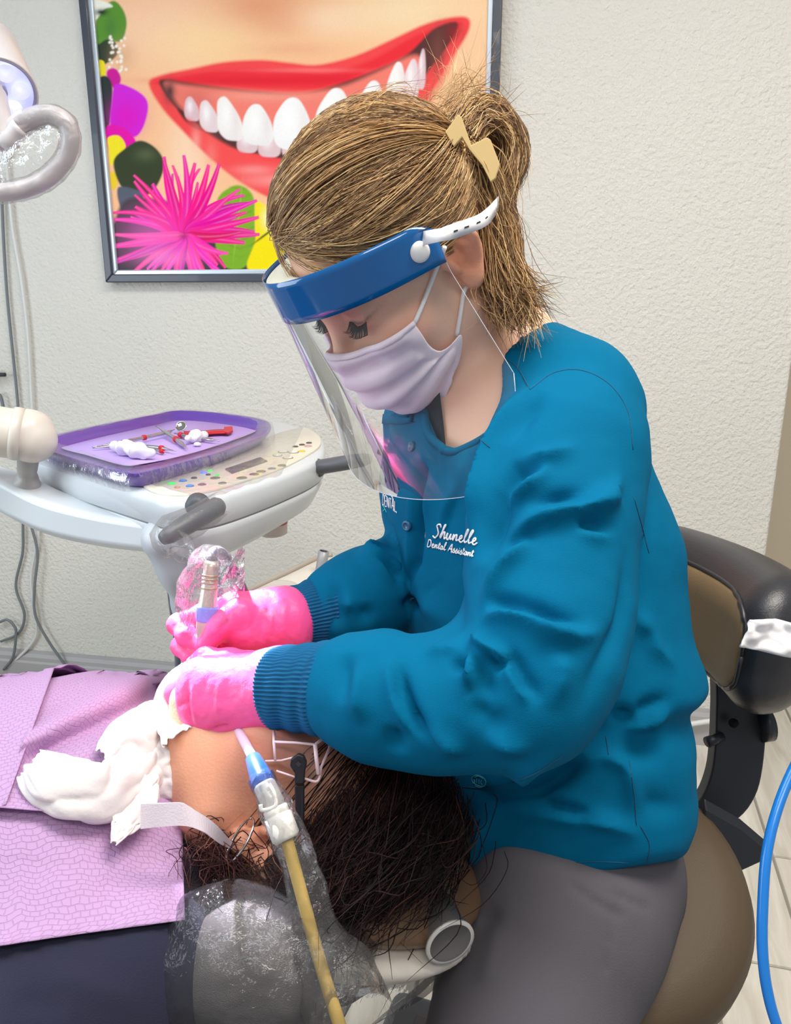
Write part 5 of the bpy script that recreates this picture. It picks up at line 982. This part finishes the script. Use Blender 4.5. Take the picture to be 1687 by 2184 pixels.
bcol = {'g': (60, 220, 90), 'b': (80, 140, 220), 'y': (236, 190, 60), 'p': (206, 160, 168), 'k': (118, 112, 106), 'd': (92, 88, 84), 'o': (240, 170, 130), 'w': (232, 228, 218), 'i': (96, 120, 255)}
def led(c): return mat('button_'+{'g': 'green', 'b': 'blue', 'y': 'yellow', 'p': 'pink', 'k': 'grey', 'd': 'dark', 'o': 'peach', 'w': 'white', 'i': 'indigo'}[c], bcol[c], .35, emit=((bcol[c], .8) if c in 'gi' else None))
for x, y, c, r in [(366, 1032, 'g', 8), (390, 1026, 'b', 8), (405, 1037, 'b', 8), (378, 1040, 'o', 6), (414, 1020, 'd', 6), (431, 1034, 'k', 7), (435, 1009, 'i', 6), (444, 1013, 'd', 5), (448, 1005, 'g', 5), (459, 1020, 'k', 8), (463, 1014, 'g', 5), (474, 1031, 'k', 7), (516, 1020, 'k', 9), (542, 1012, 'k', 8), (557, 1006, 'k', 8), (580, 1000, 'k', 7), (601, 993, 'k', 7), (630, 953, 'd', 6), (644, 949, 'd', 6), (659, 945, 'd', 6), (657, 952, 'p', 8), (644, 963, 'y', 7), (604, 964, 'w', 9), (626, 965, 'w', 9), (592, 972, 'w', 8), (614, 977, 'w', 9)]:
    p = zt(x, y, 1.004); rr = r*np.linalg.norm(p-CAM)/F*.95; mk('button', *lathe([(rr*1.15, 0), (rr*1.1, .0008), (rr*.92, .0018), (rr*.3, .0022), (.0001, .0022)], p, (0, 0, 1), 18), led(c), DU)
    if c in 'wk': mk('button_ring', *lathe([(rr*1.2, 0), (rr*1.34, 0), (rr*1.34, .001), (rr*1.2, .001)], p, (0, 0, 1), 18), mat('ring_taupe', (150, 142, 132), .5), DU)
dp = [zt(480, 1002, 1.004), zt(495, 1011, 1.004), zt(570, 985, 1.004), zt(555, 977, 1.004)]; MB().prism(dp, (0, 0, .002)).build('display', mat('lcd_grey', (122, 116, 104), .12, spec=.7), DU, smooth=False)
# grip handles
hg_ = mat('handle_grey', (96, 98, 102), .4)
def grip(p0, p1, r, sock):
    L = np.linalg.norm(p1-p0); h = mk('handle', *lathe([(.001, 0), (r*.7, .002), (r, .008), (r, L*.6), (r*.85, L*.9), (r*.6, L)], p0, p1-p0, 24), hg_, DU); mk('handle_socket', *lathe([(r*1.25, 0), (r*1.25, .012), (r*.9, .02)], sock, (p0-sock)*.3+np.array([0, -.6, -.1]), 24), dgrey, h)
h0, h1 = P(346, 1150, .985), P(474, 1074, 1.055); grip(h1, h0, .0135, P(424, 1074, 1.09)); g0, g1 = P(672, 998, 1.40), P(790, 978, 1.36); grip(g0, g1, .0135, P(676, 996, 1.42))
hf_ = film('handle_wrap', (255, 255, 255), .06, .45, .08, bump=(50, .4))
sl = cr(np.array([(*P(480, 1070, 1.05), .016), (*P(420, 1108, 1.01), .019), (*P(360, 1140, .985), .022), (*P(385, 1175, .985), .018), (*P(378, 1190, .99), .006)]), 26); V, Fc = tube_data(sl[:, :3], sl[:, 3], 20, caps=False); N = (V.reshape(26, 20, 3)-sl[:, None, :3]).reshape(-1, 3); N /= np.linalg.norm(N, axis=1)[:, None]; V = V+N*(.006*(.3-np.abs(wnoise(V, 45, 3.))))[:, None]
o = mk('handle_wrap', V, Fc, hf_); tag(o, 'crinkled clear plastic wrap on the delivery unit front handle', 'plastic wrap')
b0 = np.array([zt(x, y, 1.0065) for x, y in [(302, 1028), (650, 905), (692, 945), (600, 1012), (440, 1064), (330, 1058)]])
V, Fg = grid(lambda u, v: (b0[0]*(1-u)+b0[1]*u)*(1-v)+(b0[4]*(1-u)+b0[3]*u)*v+np.array([0, 0, .003*mnoise.noise(Vector((u*7, v*7, 1)))]), 30, 16)
o = mk('barrier_film', V, Fg, film('barrier_film', (255, 255, 255), .01, .45, .12, bump=(24, .25))); tag(o, 'clear barrier film stretched over the control panel', 'plastic wrap')
# arm, bracket and column
def sdf(name, f, c, r, h, m, parent): V, Q = surf(f, np.asarray(c)-r, np.asarray(c)+r, h); return mk(name, V, Q, m, parent)
sdf('support_arm', uni_([cap_(P(-110, 905, 1.22), P(62, 930, 1.26), .042, .040), cap_(P(62, 928, 1.26), P(72, 940, 1.26), .041, .035)], .01), P(-20, 915, 1.24), np.array([.2, .12, .1]), .004, mat('arm_cream', (226, 218, 206), .4, coat=.2), DU)
mk('arm_ring', *lathe([(.0425, -.006), (.0435, 0), (.0425, .010)], P(34, 925, 1.25), P(62, 930, 1.26)-P(-110, 905, 1.22), 40), MATS['arm_cream'], DU)
sdf('swivel_neck', uni_([cap_(P(62, 960, 1.27), P(58, 1000, 1.29), .018, .016), cap_(P(58, 1020, 1.31), P(58, 1030, 1.31), .018, .022)], .012), P(58, 990, 1.28), .09, .0035, mat('neck_grey', (172, 170, 166), .4), DU)
br = cr(np.array([P(-20, 1035, 1.34), P(40, 1062, 1.33), P(120, 1098, 1.30), P(230, 1124, 1.25), P(360, 1142, 1.2)]), 24); bar = []
for i, p in enumerate(br):
    T_ = nrm(br[min(i+1, 23)]-br[max(i-1, 0)]); w = nrm(np.cross(T_, (0, 0, 1))); hh = np.interp(i, [0, 6, 23], [.030, .036, .026])
    for a, b_ in ((1, .8), (.8, 1), (-.8, 1), (-1, .8), (-1, -.5), (-.5, -1), (.5, -1), (1, -.5)): bar.append(p+w*.032*a+np.array([0, 0, hh*b_]))
Fb = [(i*8+k, i*8+(k+1) % 8, (i+1)*8+(k+1) % 8, (i+1)*8+k) for i in range(23) for k in range(8)]+[tuple(range(7, -1, -1)), tuple(23*8+k for k in range(8))]; mk('base_bracket', np.array(bar), Fb, coolw, DU, smooth=False, bevel=.004)
sdf('support_column', chain_([P(350, 1150, 1.17), P(385, 1215, 1.20), P(405, 1290, 1.24), P(418, 1420, 1.34), P(425, 1600, 1.5)], [.034, .028, .022, .020, .02], .03), P(390, 1330, 1.26), np.array([.2, .3, .36]), .0045, mat('column_grey', (196, 202, 208), .4), DU)
for off in (0, 10, 20): tube('supply_hose', cr(np.array([P(362+off, 1235, 1.20), P(368+off, 1290, 1.24), P(378+off, 1370, 1.3), P(382+off, 1470, 1.36)]), 20), .0062, mat('hose_slate', (110, 114, 128), .45), DU, seg=10)
tube('drop_hose', cr(np.array([P(448, 1140, 1.18), P(452, 1165, 1.18), P(462, 1200, 1.19), P(470, 1300, 1.2)]), 16), .0068, MATS['hose_slate'], DU, seg=10)
cp = P(579, 1092, 1.42); CU = thing('canister', 'small pale canister with red band hung under the delivery unit right end', 'canister', P(579, 1128, 1.45)); cax = np.array([0, 0, -1.])
mk('body', *lathe([(.028, -.03), (.0285, .02), (.0275, .040), (.020, .044), (.001, .045)], cp, cax, 32), mat('canister_white', (226, 214, 206), .4), CU); mk('band', *lathe([(.0288, .014), (.0291, .016), (.0290, .019), (.0286, .021)], cp, cax, 32), mat('canister_red', (196, 84, 84), .4), CU); mk('label', *lathe([(.0287, -.012), (.0289, -.010), (.0289, .010), (.0287, .012)], cp, cax, 32), mat('canister_label', (206, 150, 146), .5, var=(90, .3)), CU)
# ---- purple tray, liner and instruments
trp = mat('tray_purple', (104, 70, 168), .28, coat=.4); TR = thing('instrument_tray', 'purple plastic instrument tray in a clear sleeve on the delivery unit', 'tray', zt(330, 945, 1.001))
rim = np.array([zt(x, y, 1.028) for x, y in [(72, 948), (96, 935), (200, 910), (330, 885), (372, 877), (430, 878), (520, 888), (566, 898), (578, 910), (566, 928), (480, 962), (400, 985), (320, 1006), (284, 1010), (240, 1004), (160, 980), (90, 958)]]); rimc = cr(rim, 110, closed=True); tc_ = rimc.mean(0)
loftrings('tray', rimc, [(1.001, .030), (1.004, .022), (1.020, .006), (1.028, 0), (1.0295, .001), (1.0285, .006), (1.020, .011), (1.0065, .028), (1.0055, .034)], trp, TR)
lin_ = np.array([zt(x, y, 1.009) for x, y in [(126, 950), (210, 925), (330, 897), (352, 900), (396, 884), (470, 888), (540, 898), (556, 905), (545, 920), (470, 948), (380, 974), (300, 990), (262, 992), (190, 972)]])
loftrings('paper_liner', cr(lin_, 90, closed=True), [(1.0085, 0), (1.0095, .0005)], mat('liner_lavender', (196, 168, 232), .8), TR)
V, Q = surf(lambda q: loft_(tc_*np.array([1, 1, 0])+np.array([0, 0, 1.018]), (0, 0, 1), nrm(np.array([.75, .66, 0])), nrm(np.array([-.66, .75, 0])), [(-.017, 0, 0, .20, .17), (.0, 0, 0, .225, .19), (.016, 0, 0, .215, .18)])(q), tc_-.3, tc_+.3, .006) if 0 else (None, None)
sv_ = []; slv = [(1.0005, -.003), (1.012, -.007), (1.030, -.004), (1.0325, .004), (1.0335, .03)]
for z, i_ in slv:
    d = rimc-tc_; r = np.linalg.norm(d[:, :2], axis=1)[:, None]; q = tc_+d*(1-i_/r); q[:, 2] = z+.003*wnoise(q, 30, z)*(z > 1.01); q += nrm(np.array([0, 0, 0.001]))*0+d/r*(.003*wnoise(q, 40, 5.))[:, None]; sv_.append(q)
n = len(rimc); mk('clear_sleeve', np.vstack(sv_), np.array([(i*n+j, i*n+(j+1) % n, (i+1)*n+(j+1) % n, (i+1)*n+j) for i in range(4) for j in range(n)]), film('tray_sleeve', (255, 255, 255), .006, .32, .06, bump=(40, .35)), TR)
steel = mat('polished_steel', (196, 196, 196), .2, metal=.9); redr = mat('red_ring', (206, 26, 44), .4)
def instrument(name, label, pts, r, ring=None, tip=True, extra=None):
    pth = np.array([zt(x, y, 1.0165+dz) for x, y, dz in pts]); T = thing(name, label, name.split('_')[-1], pth.mean(0)-np.array([0, 0, .006])); path = cr(pth, 22)
    tube('shaft', path, np.interp(np.linspace(0, 1, 22), [0, .12, .2, .8, .88, 1], [r*.25 if tip else r, r*.4 if tip else r, r, r, r*.4 if tip else r, r*.25 if tip else r]), steel, T, seg=12)
    if ring is not None:
        i = int(ring*21); d = nrm(path[min(i+1, 21)]-path[max(i-1, 0)]); mk('colour_ring', *lathe([(r*1.0, -.004), (r*1.45, -.003), (r*1.45, .003), (r*1.0, .004)], path[i], d, 16), redr, T)
    return T
T = instrument('mouth_mirror', 'dental mirror with round head at the top of the purple tray', [(196, 954, 0), (270, 941, .002), (350, 924, .003), (372, 916, .004)], .0036, .52)
mc = zt(386, 909, 1.026); mk('mirror_head', *lathe([(.0115, -.0015), (.0122, 0), (.0115, .0012), (.0105, .0008), (.0004, .0008)], mc, vdir((-.35, .45, .8), 386, 909), 28), mat('mirror_glass', (214, 210, 206), .05, metal=1.), T)
instrument('explorer_probe', 'steel probe with red ring slanting down the middle of the tray', [(332, 908, .006), (362, 928, .004), (384, 943, .001), (400, 956, 0)], .0042, .55)
instrument('scaler_tool', 'steel scaler with red ring lying low on the tray', [(196, 956, -.002), (262, 950, 0), (330, 954, 0), (376, 962, 0)], .0036, .78)
instrument('excavator_tool', 'steel hand tool lying toward the right end of the tray', [(372, 924, .001), (404, 932, 0), (440, 937, 0), (468, 940, 0)], .0038, .18)
instrument('syringe_tip', 'small steel tip with red end beneath the paper on the tray', [(288, 948, 0), (318, 956, 0), (352, 964, 0)], .003, .95)
rs_ = thing('red_clip', 'bright red plastic strip with square end on the tray', 'clip', zt(445, 922, 1.011)); V = []
for i, (x, y) in enumerate(cr(np.array([(392, 924), (425, 924), (455, 921), (482, 920)], float), 14)): w = zt(x, y+4, 1.016)-zt(x, y-3, 1.016); c = zt(x, y, 1.0165); V += [c+w*.5, c-w*.5]
mk('strip', np.array(V), [(2*i, 2*i+1, 2*i+3, 2*i+2) for i in range(13)], redr, rs_, solid=.003)
mb = MB(); mb.prism([zt(478, 914, 1.015), zt(496, 913, 1.015), zt(497, 922, 1.015), zt(486, 927, 1.015), zt(477, 924, 1.015)], (0, 0, .004)); mb.build('end_tab', redr, rs_, smooth=False, bevel=.0008)
wp_ = mat('white_paper', (244, 242, 244), .7)
for lb, pts in (('crumpled white paper over the lower instruments on the tray', [(244, 950), (270, 958), (300, 964), (325, 966)]), ('small crumpled white paper beside the red strip on the tray', [(402, 936), (418, 930), (436, 928)])):
    pp_ = [zt(x, y, 1.022) for x, y in pts]; c = np.mean(pp_, 0); V, Q = crumple(chain_(pp_, [.006]+[.0115 if len(pts) > 3 else .008]*(len(pts)-2)+[.005], .01), c-.09, c+.09, .003, .006, 45., 2.); V[:, 2] = np.maximum(V[:, 2], 1.011); o = mk('crumpled_paper', V, Q, wp_); tag(o, lb, 'paper')
mk_c = zt(421, 951, 1.011); o = mk('cotton_pellet', *lathe([(.004, 0), (.007, .002), (.0065, .005), (.003, .007), (.0002, .0072)], mk_c, (0, 0, 1), 16), wp_); tag(o, 'tiny white cotton pellet on the lavender liner', 'cotton')
# ---- assistant's instrument console behind the far arm
ivory = mat('console_ivory', (232, 224, 212), .4); IC = thing('instrument_console', 'cream instrument console with holder recesses behind the far sleeve', 'console', onz(640, 1260, .80)); zc = .86
cpx = cr(np.array([onz(x, y, zc) for x, y in [(455, 1330), (470, 1296), (530, 1262), (610, 1224), (680, 1190), (710, 1185), (735, 1196), (752, 1226), (745, 1290), (640, 1400), (500, 1420)]]), 90, closed=True)
loftrings('console_body', cpx, [(zc-.06, .03), (zc-.05, .012), (zc-.012, .001), (zc-.004, .0), (zc, .004)], ivory, IC)
rimp = cr(np.array([onz(x, y, zc+.002) for x, y in [(455, 1322), (470, 1292), (530, 1260), (610, 1222), (680, 1189), (708, 1184)]]), 40); tube('console_rim', rimp, .0042, mat('rim_taupe', (168, 158, 146), .5), IC)
for x, y, r in ((590, 1255, .034), (716, 1212, .030)):
    c = onz(x, y, zc+.0005); mk('holder_recess', *lathe([(r, 0), (r*.97, .0012), (r*.9, .0006), (.001, .0004)], c, (0, 0, 1), 32), mat('recess_grey', (196, 188, 178), .5), IC)
tb = onz(678, 1222, zc); tube('holder_tube', [tb-np.array([0, 0, .02]), tb+np.array([.010, .004, .035])], .0085, mat('tube_grey', (150, 150, 152), .3), IC, seg=16); tube('tube_bore', [tb+np.array([.0098, .0039, .0345]), tb+np.array([.0102, .0041, .0358])], .0062, blk, IC, seg=16)
tube('console_post', [onz(640, 1300, zc)-np.array([0, -.05, .05]), onz(640, 1300, zc)-np.array([0, -.05, zc])], .03, ivory, IC, seg=20)
# ---- polishing handpiece in the far hand
HP = thing('dental_handpiece', 'slim dental handpiece with grey hose held in the far pink glove', 'handpiece', P(436, 1390, .75)); ha, hb_ = P(452, 1196, .745), P(434, 1388, .752)
L = np.linalg.norm(hb_-ha); mk('handle', *lathe([(.0062, 0), (.0072, .006), (.0074, L*.30), (.0084, L*.42), (.0098, L*.55), (.0092, L*.75), (.006, L*.92), (.003, L)], ha, hb_-ha, 24), mat('handpiece_steel', (212, 202, 186), .28, metal=.5), HP)
for t in (.16, .2, .24, .3): mk('grip_ring', *lathe([(.0072, -.0012), (.0080, -.0006), (.0080, .0006), (.0072, .0012)], ha+(hb_-ha)*t, hb_-ha, 20), mat('ring_brass', (176, 160, 132), .35, metal=.6), HP)
mk('blue_collar', *lathe([(.0102, -.002), (.0106, 0), (.0106, .010), (.0098, .013)], ha+(hb_-ha)*.52, hb_-ha, 24), mat('collar_blue', (124, 140, 226), .4), HP)
tube('hose', cr(np.array([ha+(ha-hb_)*.0, P(456, 1178, .755), P(474, 1182, .775), P(500, 1222, .80), P(522, 1270, .83), P(545, 1330, .86), P(566, 1410, .90), P(575, 1560, 1.0)]), 44), .0056, mat('hose_grey', (120, 116, 130), .4), HP, seg=12)
sl = cr(np.array([(*P(462, 1172, .765), .012), (*P(448, 1210, .755), .022), (*P(440, 1255, .75), .026), (*P(440, 1300, .748), .026), (*P(436, 1345, .748), .020)]), 30); V, Fc = tube_data(sl[:, :3], sl[:, 3], 26, caps=False); N = (V.reshape(30, 26, 3)-sl[:, None, :3]).reshape(-1, 3); N /= np.linalg.norm(N, axis=1)[:, None]
V = V+N*(.010*(.3-np.abs(wnoise(V, 36, 3.)))+.003*wnoise(V, 90, 5.))[:, None]; wing, wf = grid(lambda u, v: P(470+52*u, 1178+70*v+12*math.sin(u*5+v*3), .765+.014*math.sin(u*7+v*5)), 14, 16)
o = mk('plastic_sleeve', np.vstack([V, wing]), [tuple(f) for f in Fc]+[tuple(i+len(V) for i in f) for f in wf.tolist()], film('handpiece_sleeve', (255, 255, 255), .035, .9, .06, bump=(60, .7))); tag(o, 'crinkled clear plastic sleeve around the handpiece in the far hand', 'plastic sleeve')
# ---- operator stool
ST = thing('operator_stool', 'operator stool with tan seat and black-and-tan curved back rest', 'stool', onz(1330, 2184, 0.)); tan = mat('tan_vinyl', (84, 70, 53), .55, bump=(900, .12), spec=.35); blv = mat('black_vinyl', (48, 48, 52), .32, bump=(700, .10), spec=.5); blm = mat('black_metal', (36, 38, 44), .4, spec=.5)
sn_ = nrm((-.10, -.36, .93)); sc_ = P(1286, 1852, .80)-sn_*.01; RS = .150
mk('seat', *lathe([(.001, -.075), (RS-.03, -.074), (RS-.006, -.066), (RS, -.052), (RS+.001, -.03), (RS-.004, -.014), (RS-.014, -.003), (RS-.035, .004), (RS*.5, .008), (.001, .009)], sc_, sn_, 72), tan, ST)
mk('seat_underside', *lathe([(.001, -.095), (RS*.6, -.094), (RS-.03, -.078), (RS-.03, -.074), (.001, -.073)], sc_, sn_, 48), blm, ST)
gb = sc_*np.array([1, 1, 0]); tube('gas_column', [gb+np.array([0, .03, .10]), gb+np.array([0, .03, sc_[2]-.07])], .024, blm, ST, seg=24); tube('column_sleeve', [gb+np.array([0, .03, .08]), gb+np.array([0, .03, .36])], .034, blm, ST, seg=24)
for k in range(5):
    a = k*2*math.pi/5+.5; d = np.array([math.cos(a), math.sin(a), 0]); c = gb+np.array([0, .03, 0]); l = tube('base_leg', [c+d*.03+np.array([0, 0, .11]), c+d*.30+np.array([0, 0, .085])], [.024, .015], blm, ST, seg=14)
    mk('caster', *lathe([(.012, -.014), (.029, -.012), (.030, 0), (.029, .012), (.012, .014)], c+d*.29+np.array([0, 0, .031]), np.cross(d, (0, 0, 1)), 24), blv, l)
bc = P(1545, 1300, .945); bn_ = nrm((-.95, -.30, .06)); bw = nrm(np.cross((0, 0, 1), bn_)); bu = np.cross(bn_, bw); bu = bu if bu[2] > 0 else -bu
def bend(q):   # wrap the pad around the sitter
    p = q-bc; x, y, z = p@bw, p@bu, p@bn_; z2 = z-2.0*x*x; return np.stack([x, y, z2], 1)
def padbox(r, rr, dz=0.):
    r_ = np.array(r)-rr
    def f(q):
        p = bend(q); p[:, 2] -= dz; p = np.abs(p)-r_; return np.linalg.norm(np.maximum(p, 0), axis=1)+np.minimum(p.max(1), 0)-rr
    return f
outer = padbox((.145, .080, .056), .052); zone = padbox((.138, .064, .09), .045, .05)
V, Q = surf(outer, bc-.24, bc+.24, .0045); Vb = bend(V); mk('back_cushion', V, Q, blv, ST)
V, Q = surf(int_(lambda q: outer(q)-.0016, padbox((.118, .056, .09), .042, .085), .003), bc-.24, bc+.24, .0035); mk('front_panel', V, Q, mat('tan_back_vinyl', (140, 116, 84), .5, bump=(900, .12), spec=.35), ST)
pip = [];
for a in np.linspace(0, 2*math.pi, 80, endpoint=False):
    ca, sa = math.cos(a), math.sin(a); x = np.sign(ca)*abs(ca)**.5*.119; y = np.sign(sa)*abs(sa)**.5*.057; q = bc+x*bw+y*bu+(2.0*x*x)*bn_
    t = .09
    while t > -.05 and float(outer((q+bn_*t)[None].astype(np.float32))[0]) > .001: t -= .002
    pip.append(q+bn_*t)
pip = cr(np.array(pip), 120, closed=True); tube('piping', np.vstack([pip, pip[:1]]), .0026, blv, ST, seg=8)
mb = MB(); mb.prism([P(x, y, .915) for x, y in cr(np.array([(1532, 1390), (1585, 1385), (1640, 1390), (1638, 1470), (1636, 1550), (1628, 1640), (1612, 1700), (1575, 1748), (1500, 1790), (1430, 1800), (1440, 1752), (1490, 1712), (1515, 1660), (1525, 1600), (1529, 1500)], float), 60, closed=True)], FW*.022); post = mb.build('back_post', blm, ST, smooth=False, bevel=.003)
tube('adjust_lever', [P(1540, 1570, .912), P(1508, 1583, .905)], [.0055, .0065], blm, post, seg=14); tube('tension_knob', [P(1618, 1545, .915), P(1640, 1542, .915)], .021, blv, post, seg=24); tube('screw_hole', [P(1566, 1543, .904), P(1564, 1542, .8995)], .0055, mat('hole_black', (12, 12, 14), .8), post, seg=12)
mb = MB(); mb.prism([P(1500, 1700, .86), P(1578, 1744, .86), P(1632, 1790, .86), P(1630, 1806, .86), P(1560, 1838, .86), P(1480, 1850, .86)], UP*-.012-FW*.006); mb.build('seat_bracket', blm, ST, smooth=False, bevel=.002)
# ---- small things around the stool
pu_ = [P(1599, 1322, .76), P(1645, 1325, .76), P(1720, 1340, .76), P(1720, 1410, .755), P(1640, 1384, .755), P(1618, 1376, .755), P(1573, 1378, .755)]
def pouch(u, v): t = (pu_[0]*(1-u)+pu_[2]*u)*(1-v)+(pu_[6]*(1-u)+pu_[3]*u)*v; return t+(UP*.004*math.sin(u*3.1))*(1-v)-FW*(.006*mnoise.noise(Vector((u*5, v*4, 2.)))+.004*math.sin(u*9+v*2))
V, Fg = grid(pouch, 26, 14); o = mk('paper_pouch', V, Fg, mat('pouch_white', (232, 230, 232), .45, spec=.4, bump=(30, .12)), solid=.0016); tag(o, 'white crinkled sterilization pouch across the stool back rest at right', 'pouch')
bh = mat('blue_hose', (24, 120, 206), .3, coat=.4); o = tube('blue_hose', cr(np.array([P(1800, 1450, .64), P(1735, 1560, .625), P(1683, 1660, .612), P(1652, 1745, .602), P(1634, 1830, .594), P(1627, 1930, .587), P(1626, 2020, .582), P(1636, 2110, .578), P(1662, 2200, .574), P(1720, 2320, .57)]), 60), .0040, bh, seg=16); tag(o, 'bright blue air hose hanging in a bow at the right edge', 'hose')
FP = thing('foot_control', 'dark grey foot control on the floor below the headrest', 'pedal', onz(880, 2165, 0)); c = onz(905, 2190, .03)
V, Q = surf(uni_([box_(c+np.array([0, -.02, .0]), np.array([nrm((1, -.35, 0)), nrm((.35, 1, 0)), (0, 0, 1)]), (.075, .06, .03), .022), cap_(c+np.array([-.085, -.03, -.005]), c+np.array([-.03, -.07, -.005]), .022, .024)], .008), c-.16, c+.16, .004); mk('housing', V, Q, mat('pedal_grey', (58, 62, 70), .5), FP)
MB().box(c+np.array([-.03, -.05, .029]), nrm((1, -.35, 0))*.07, nrm((.35, 1, 0))*.05, (0, 0, .004)).build('tread_pad', blv, FP, smooth=False, bevel=.002)
# ================================================================== dental operating lamp
LH = P(-2, 200, 1.15); tgt = P(472, 1415, .735); ln = nrm(tgt-LH); LP = thing('dental_lamp', 'grey dental operating lamp with lit LED face at upper left', 'lamp', LH)
lg = mat('lamp_grey', (212, 204, 204), .35, coat=.3); LR = .054; lu = nrm(np.cross(ln, EX)); 
mk('casing', *lathe([(.001, -.155), (.030, -.152), (.046, -.138), (LR, -.115), (LR+.001, -.01), (LR+.001, 0), (LR-.002, .0015), (LR-.003, -.004)], LH, ln, 56, caps=False), lg, LP)
mk('reflector_dish', *lathe([(LR-.003, -.003), (LR-.010, -.012), (.020, -.016), (.001, -.016)][::-1], LH, ln, 48, caps=False), mat('dish_glow', (206, 208, 240), .2, emit=((206, 210, 255), .35)), LP)  # faint emission stands in for LED light reflected by the dish
mk('face_ring', *lathe([(LR-.004, -.002), (LR-.001, .001), (LR-.004, .002), (LR-.006, -.001)], LH, ln, 56, caps=False), mat('ring_lilac', (170, 168, 200), .25), LP)
ledm = mat('led_white', (236, 238, 255), .3, emit=((226, 230, 255), 9))
v2 = np.cross(ln, lu)
for k in range(6):
    a = k*math.pi/3+.3; c = LH-ln*.010+.031*(math.cos(a)*lu+math.sin(a)*v2); r = mk('led_reflector', *lathe([(.0135, .006), (.0125, .005), (.004, -.004), (.001, -.004)], c, ln, 24), mat('led_cup_glow', (232, 232, 252), .15, emit=((220, 224, 255), .7)), LP); mk('led', *lathe([(.0052, -.003), (.0046, .0005), (.002, .0022), (.0002, .0026)], c, ln, 16), ledm, r)  # cups get weak emission as painted LED glow; the LEDs themselves are lit
mk('sensor_hub', *lathe([(.013, -.014), (.0125, -.002), (.010, 0), (.001, 0)], LH, ln, 28), mat('hub_lilac', (150, 150, 182), .3), LP)
hd1 = cr(np.array([P(x, y, d+.34) for x, y, d in [(-10, 300, .83), (22, 284, .83), (60, 258, .82), (104, 246, .815), (140, 262, .82), (150, 300, .83), (138, 340, .84), (104, 378, .845), (60, 400, .845), (10, 410, .84), (-60, 408, .84)]]), 70)
tube('handle_loop', hd1, np.interp(np.linspace(0, 1, 70), [0, .25, .45, .7, 1], [.020, .0155, .0130, .0130, .0135]), lg, LP, seg=18)
tube('handle_yoke', cr(np.array([LH-ln*.03+lu*.02, P(10, 292, 1.165), P(44, 270, 1.155)]), 14), [.018]*6+[.016]*4+[.013]*4, lg, LP, seg=18)
tube('lamp_arm', cr(np.array([LH-ln*.11, LH-ln*.16+UP*.02, LH-ln*.18+UP*.16-EX*.12, LH+UP*.5-EX*.5]), 24), .017, lg, LP, seg=18)
V, Fg = grid(lambda u, v: (lambda i, j: hd1[i]*(1-v)+hd1[j]*v+FW*(-.012*math.sin(math.pi*v)+.006*mnoise.noise(Vector((u*5, v*5, 3.)))))(8+int(u*22), 66-int(u*26)), 24, 24)
V2, F2 = tube_data(hd1[10:], .0165, 16, caps=False); V2 = V2+.0022*np.stack([wnoise(V2, 60, 1.), wnoise(V2, 60, 2.), wnoise(V2, 60, 3.)], 1)
o = mk('handle_wrap', np.vstack([V, V2]), [tuple(f) for f in Fg.tolist()]+[tuple(i+len(V) for i in f) for f in F2], film('lamp_wrap', (255, 255, 255), .03, .6, .07, bump=(50, .6))); tag(o, 'clear plastic bag wrapped over the lamp handle loop', 'plastic wrap')
sp = bpy.data.lights.new('lamp_beam', 'SPOT'); sp.energy = 950; sp.color = (.86, .84, 1.0); sp.spot_size = math.radians(8.6); sp.spot_blend = .55; sp.shadow_soft_size = .03
so = bpy.data.objects.new('lamp_beam', sp); C.collection.objects.link(so); s_ = LH+ln*.012; so.location = tuple(s_); so.rotation_euler = (Vector(tgt)-Vector(s_)).to_track_quat('-Z', 'Y').to_euler()
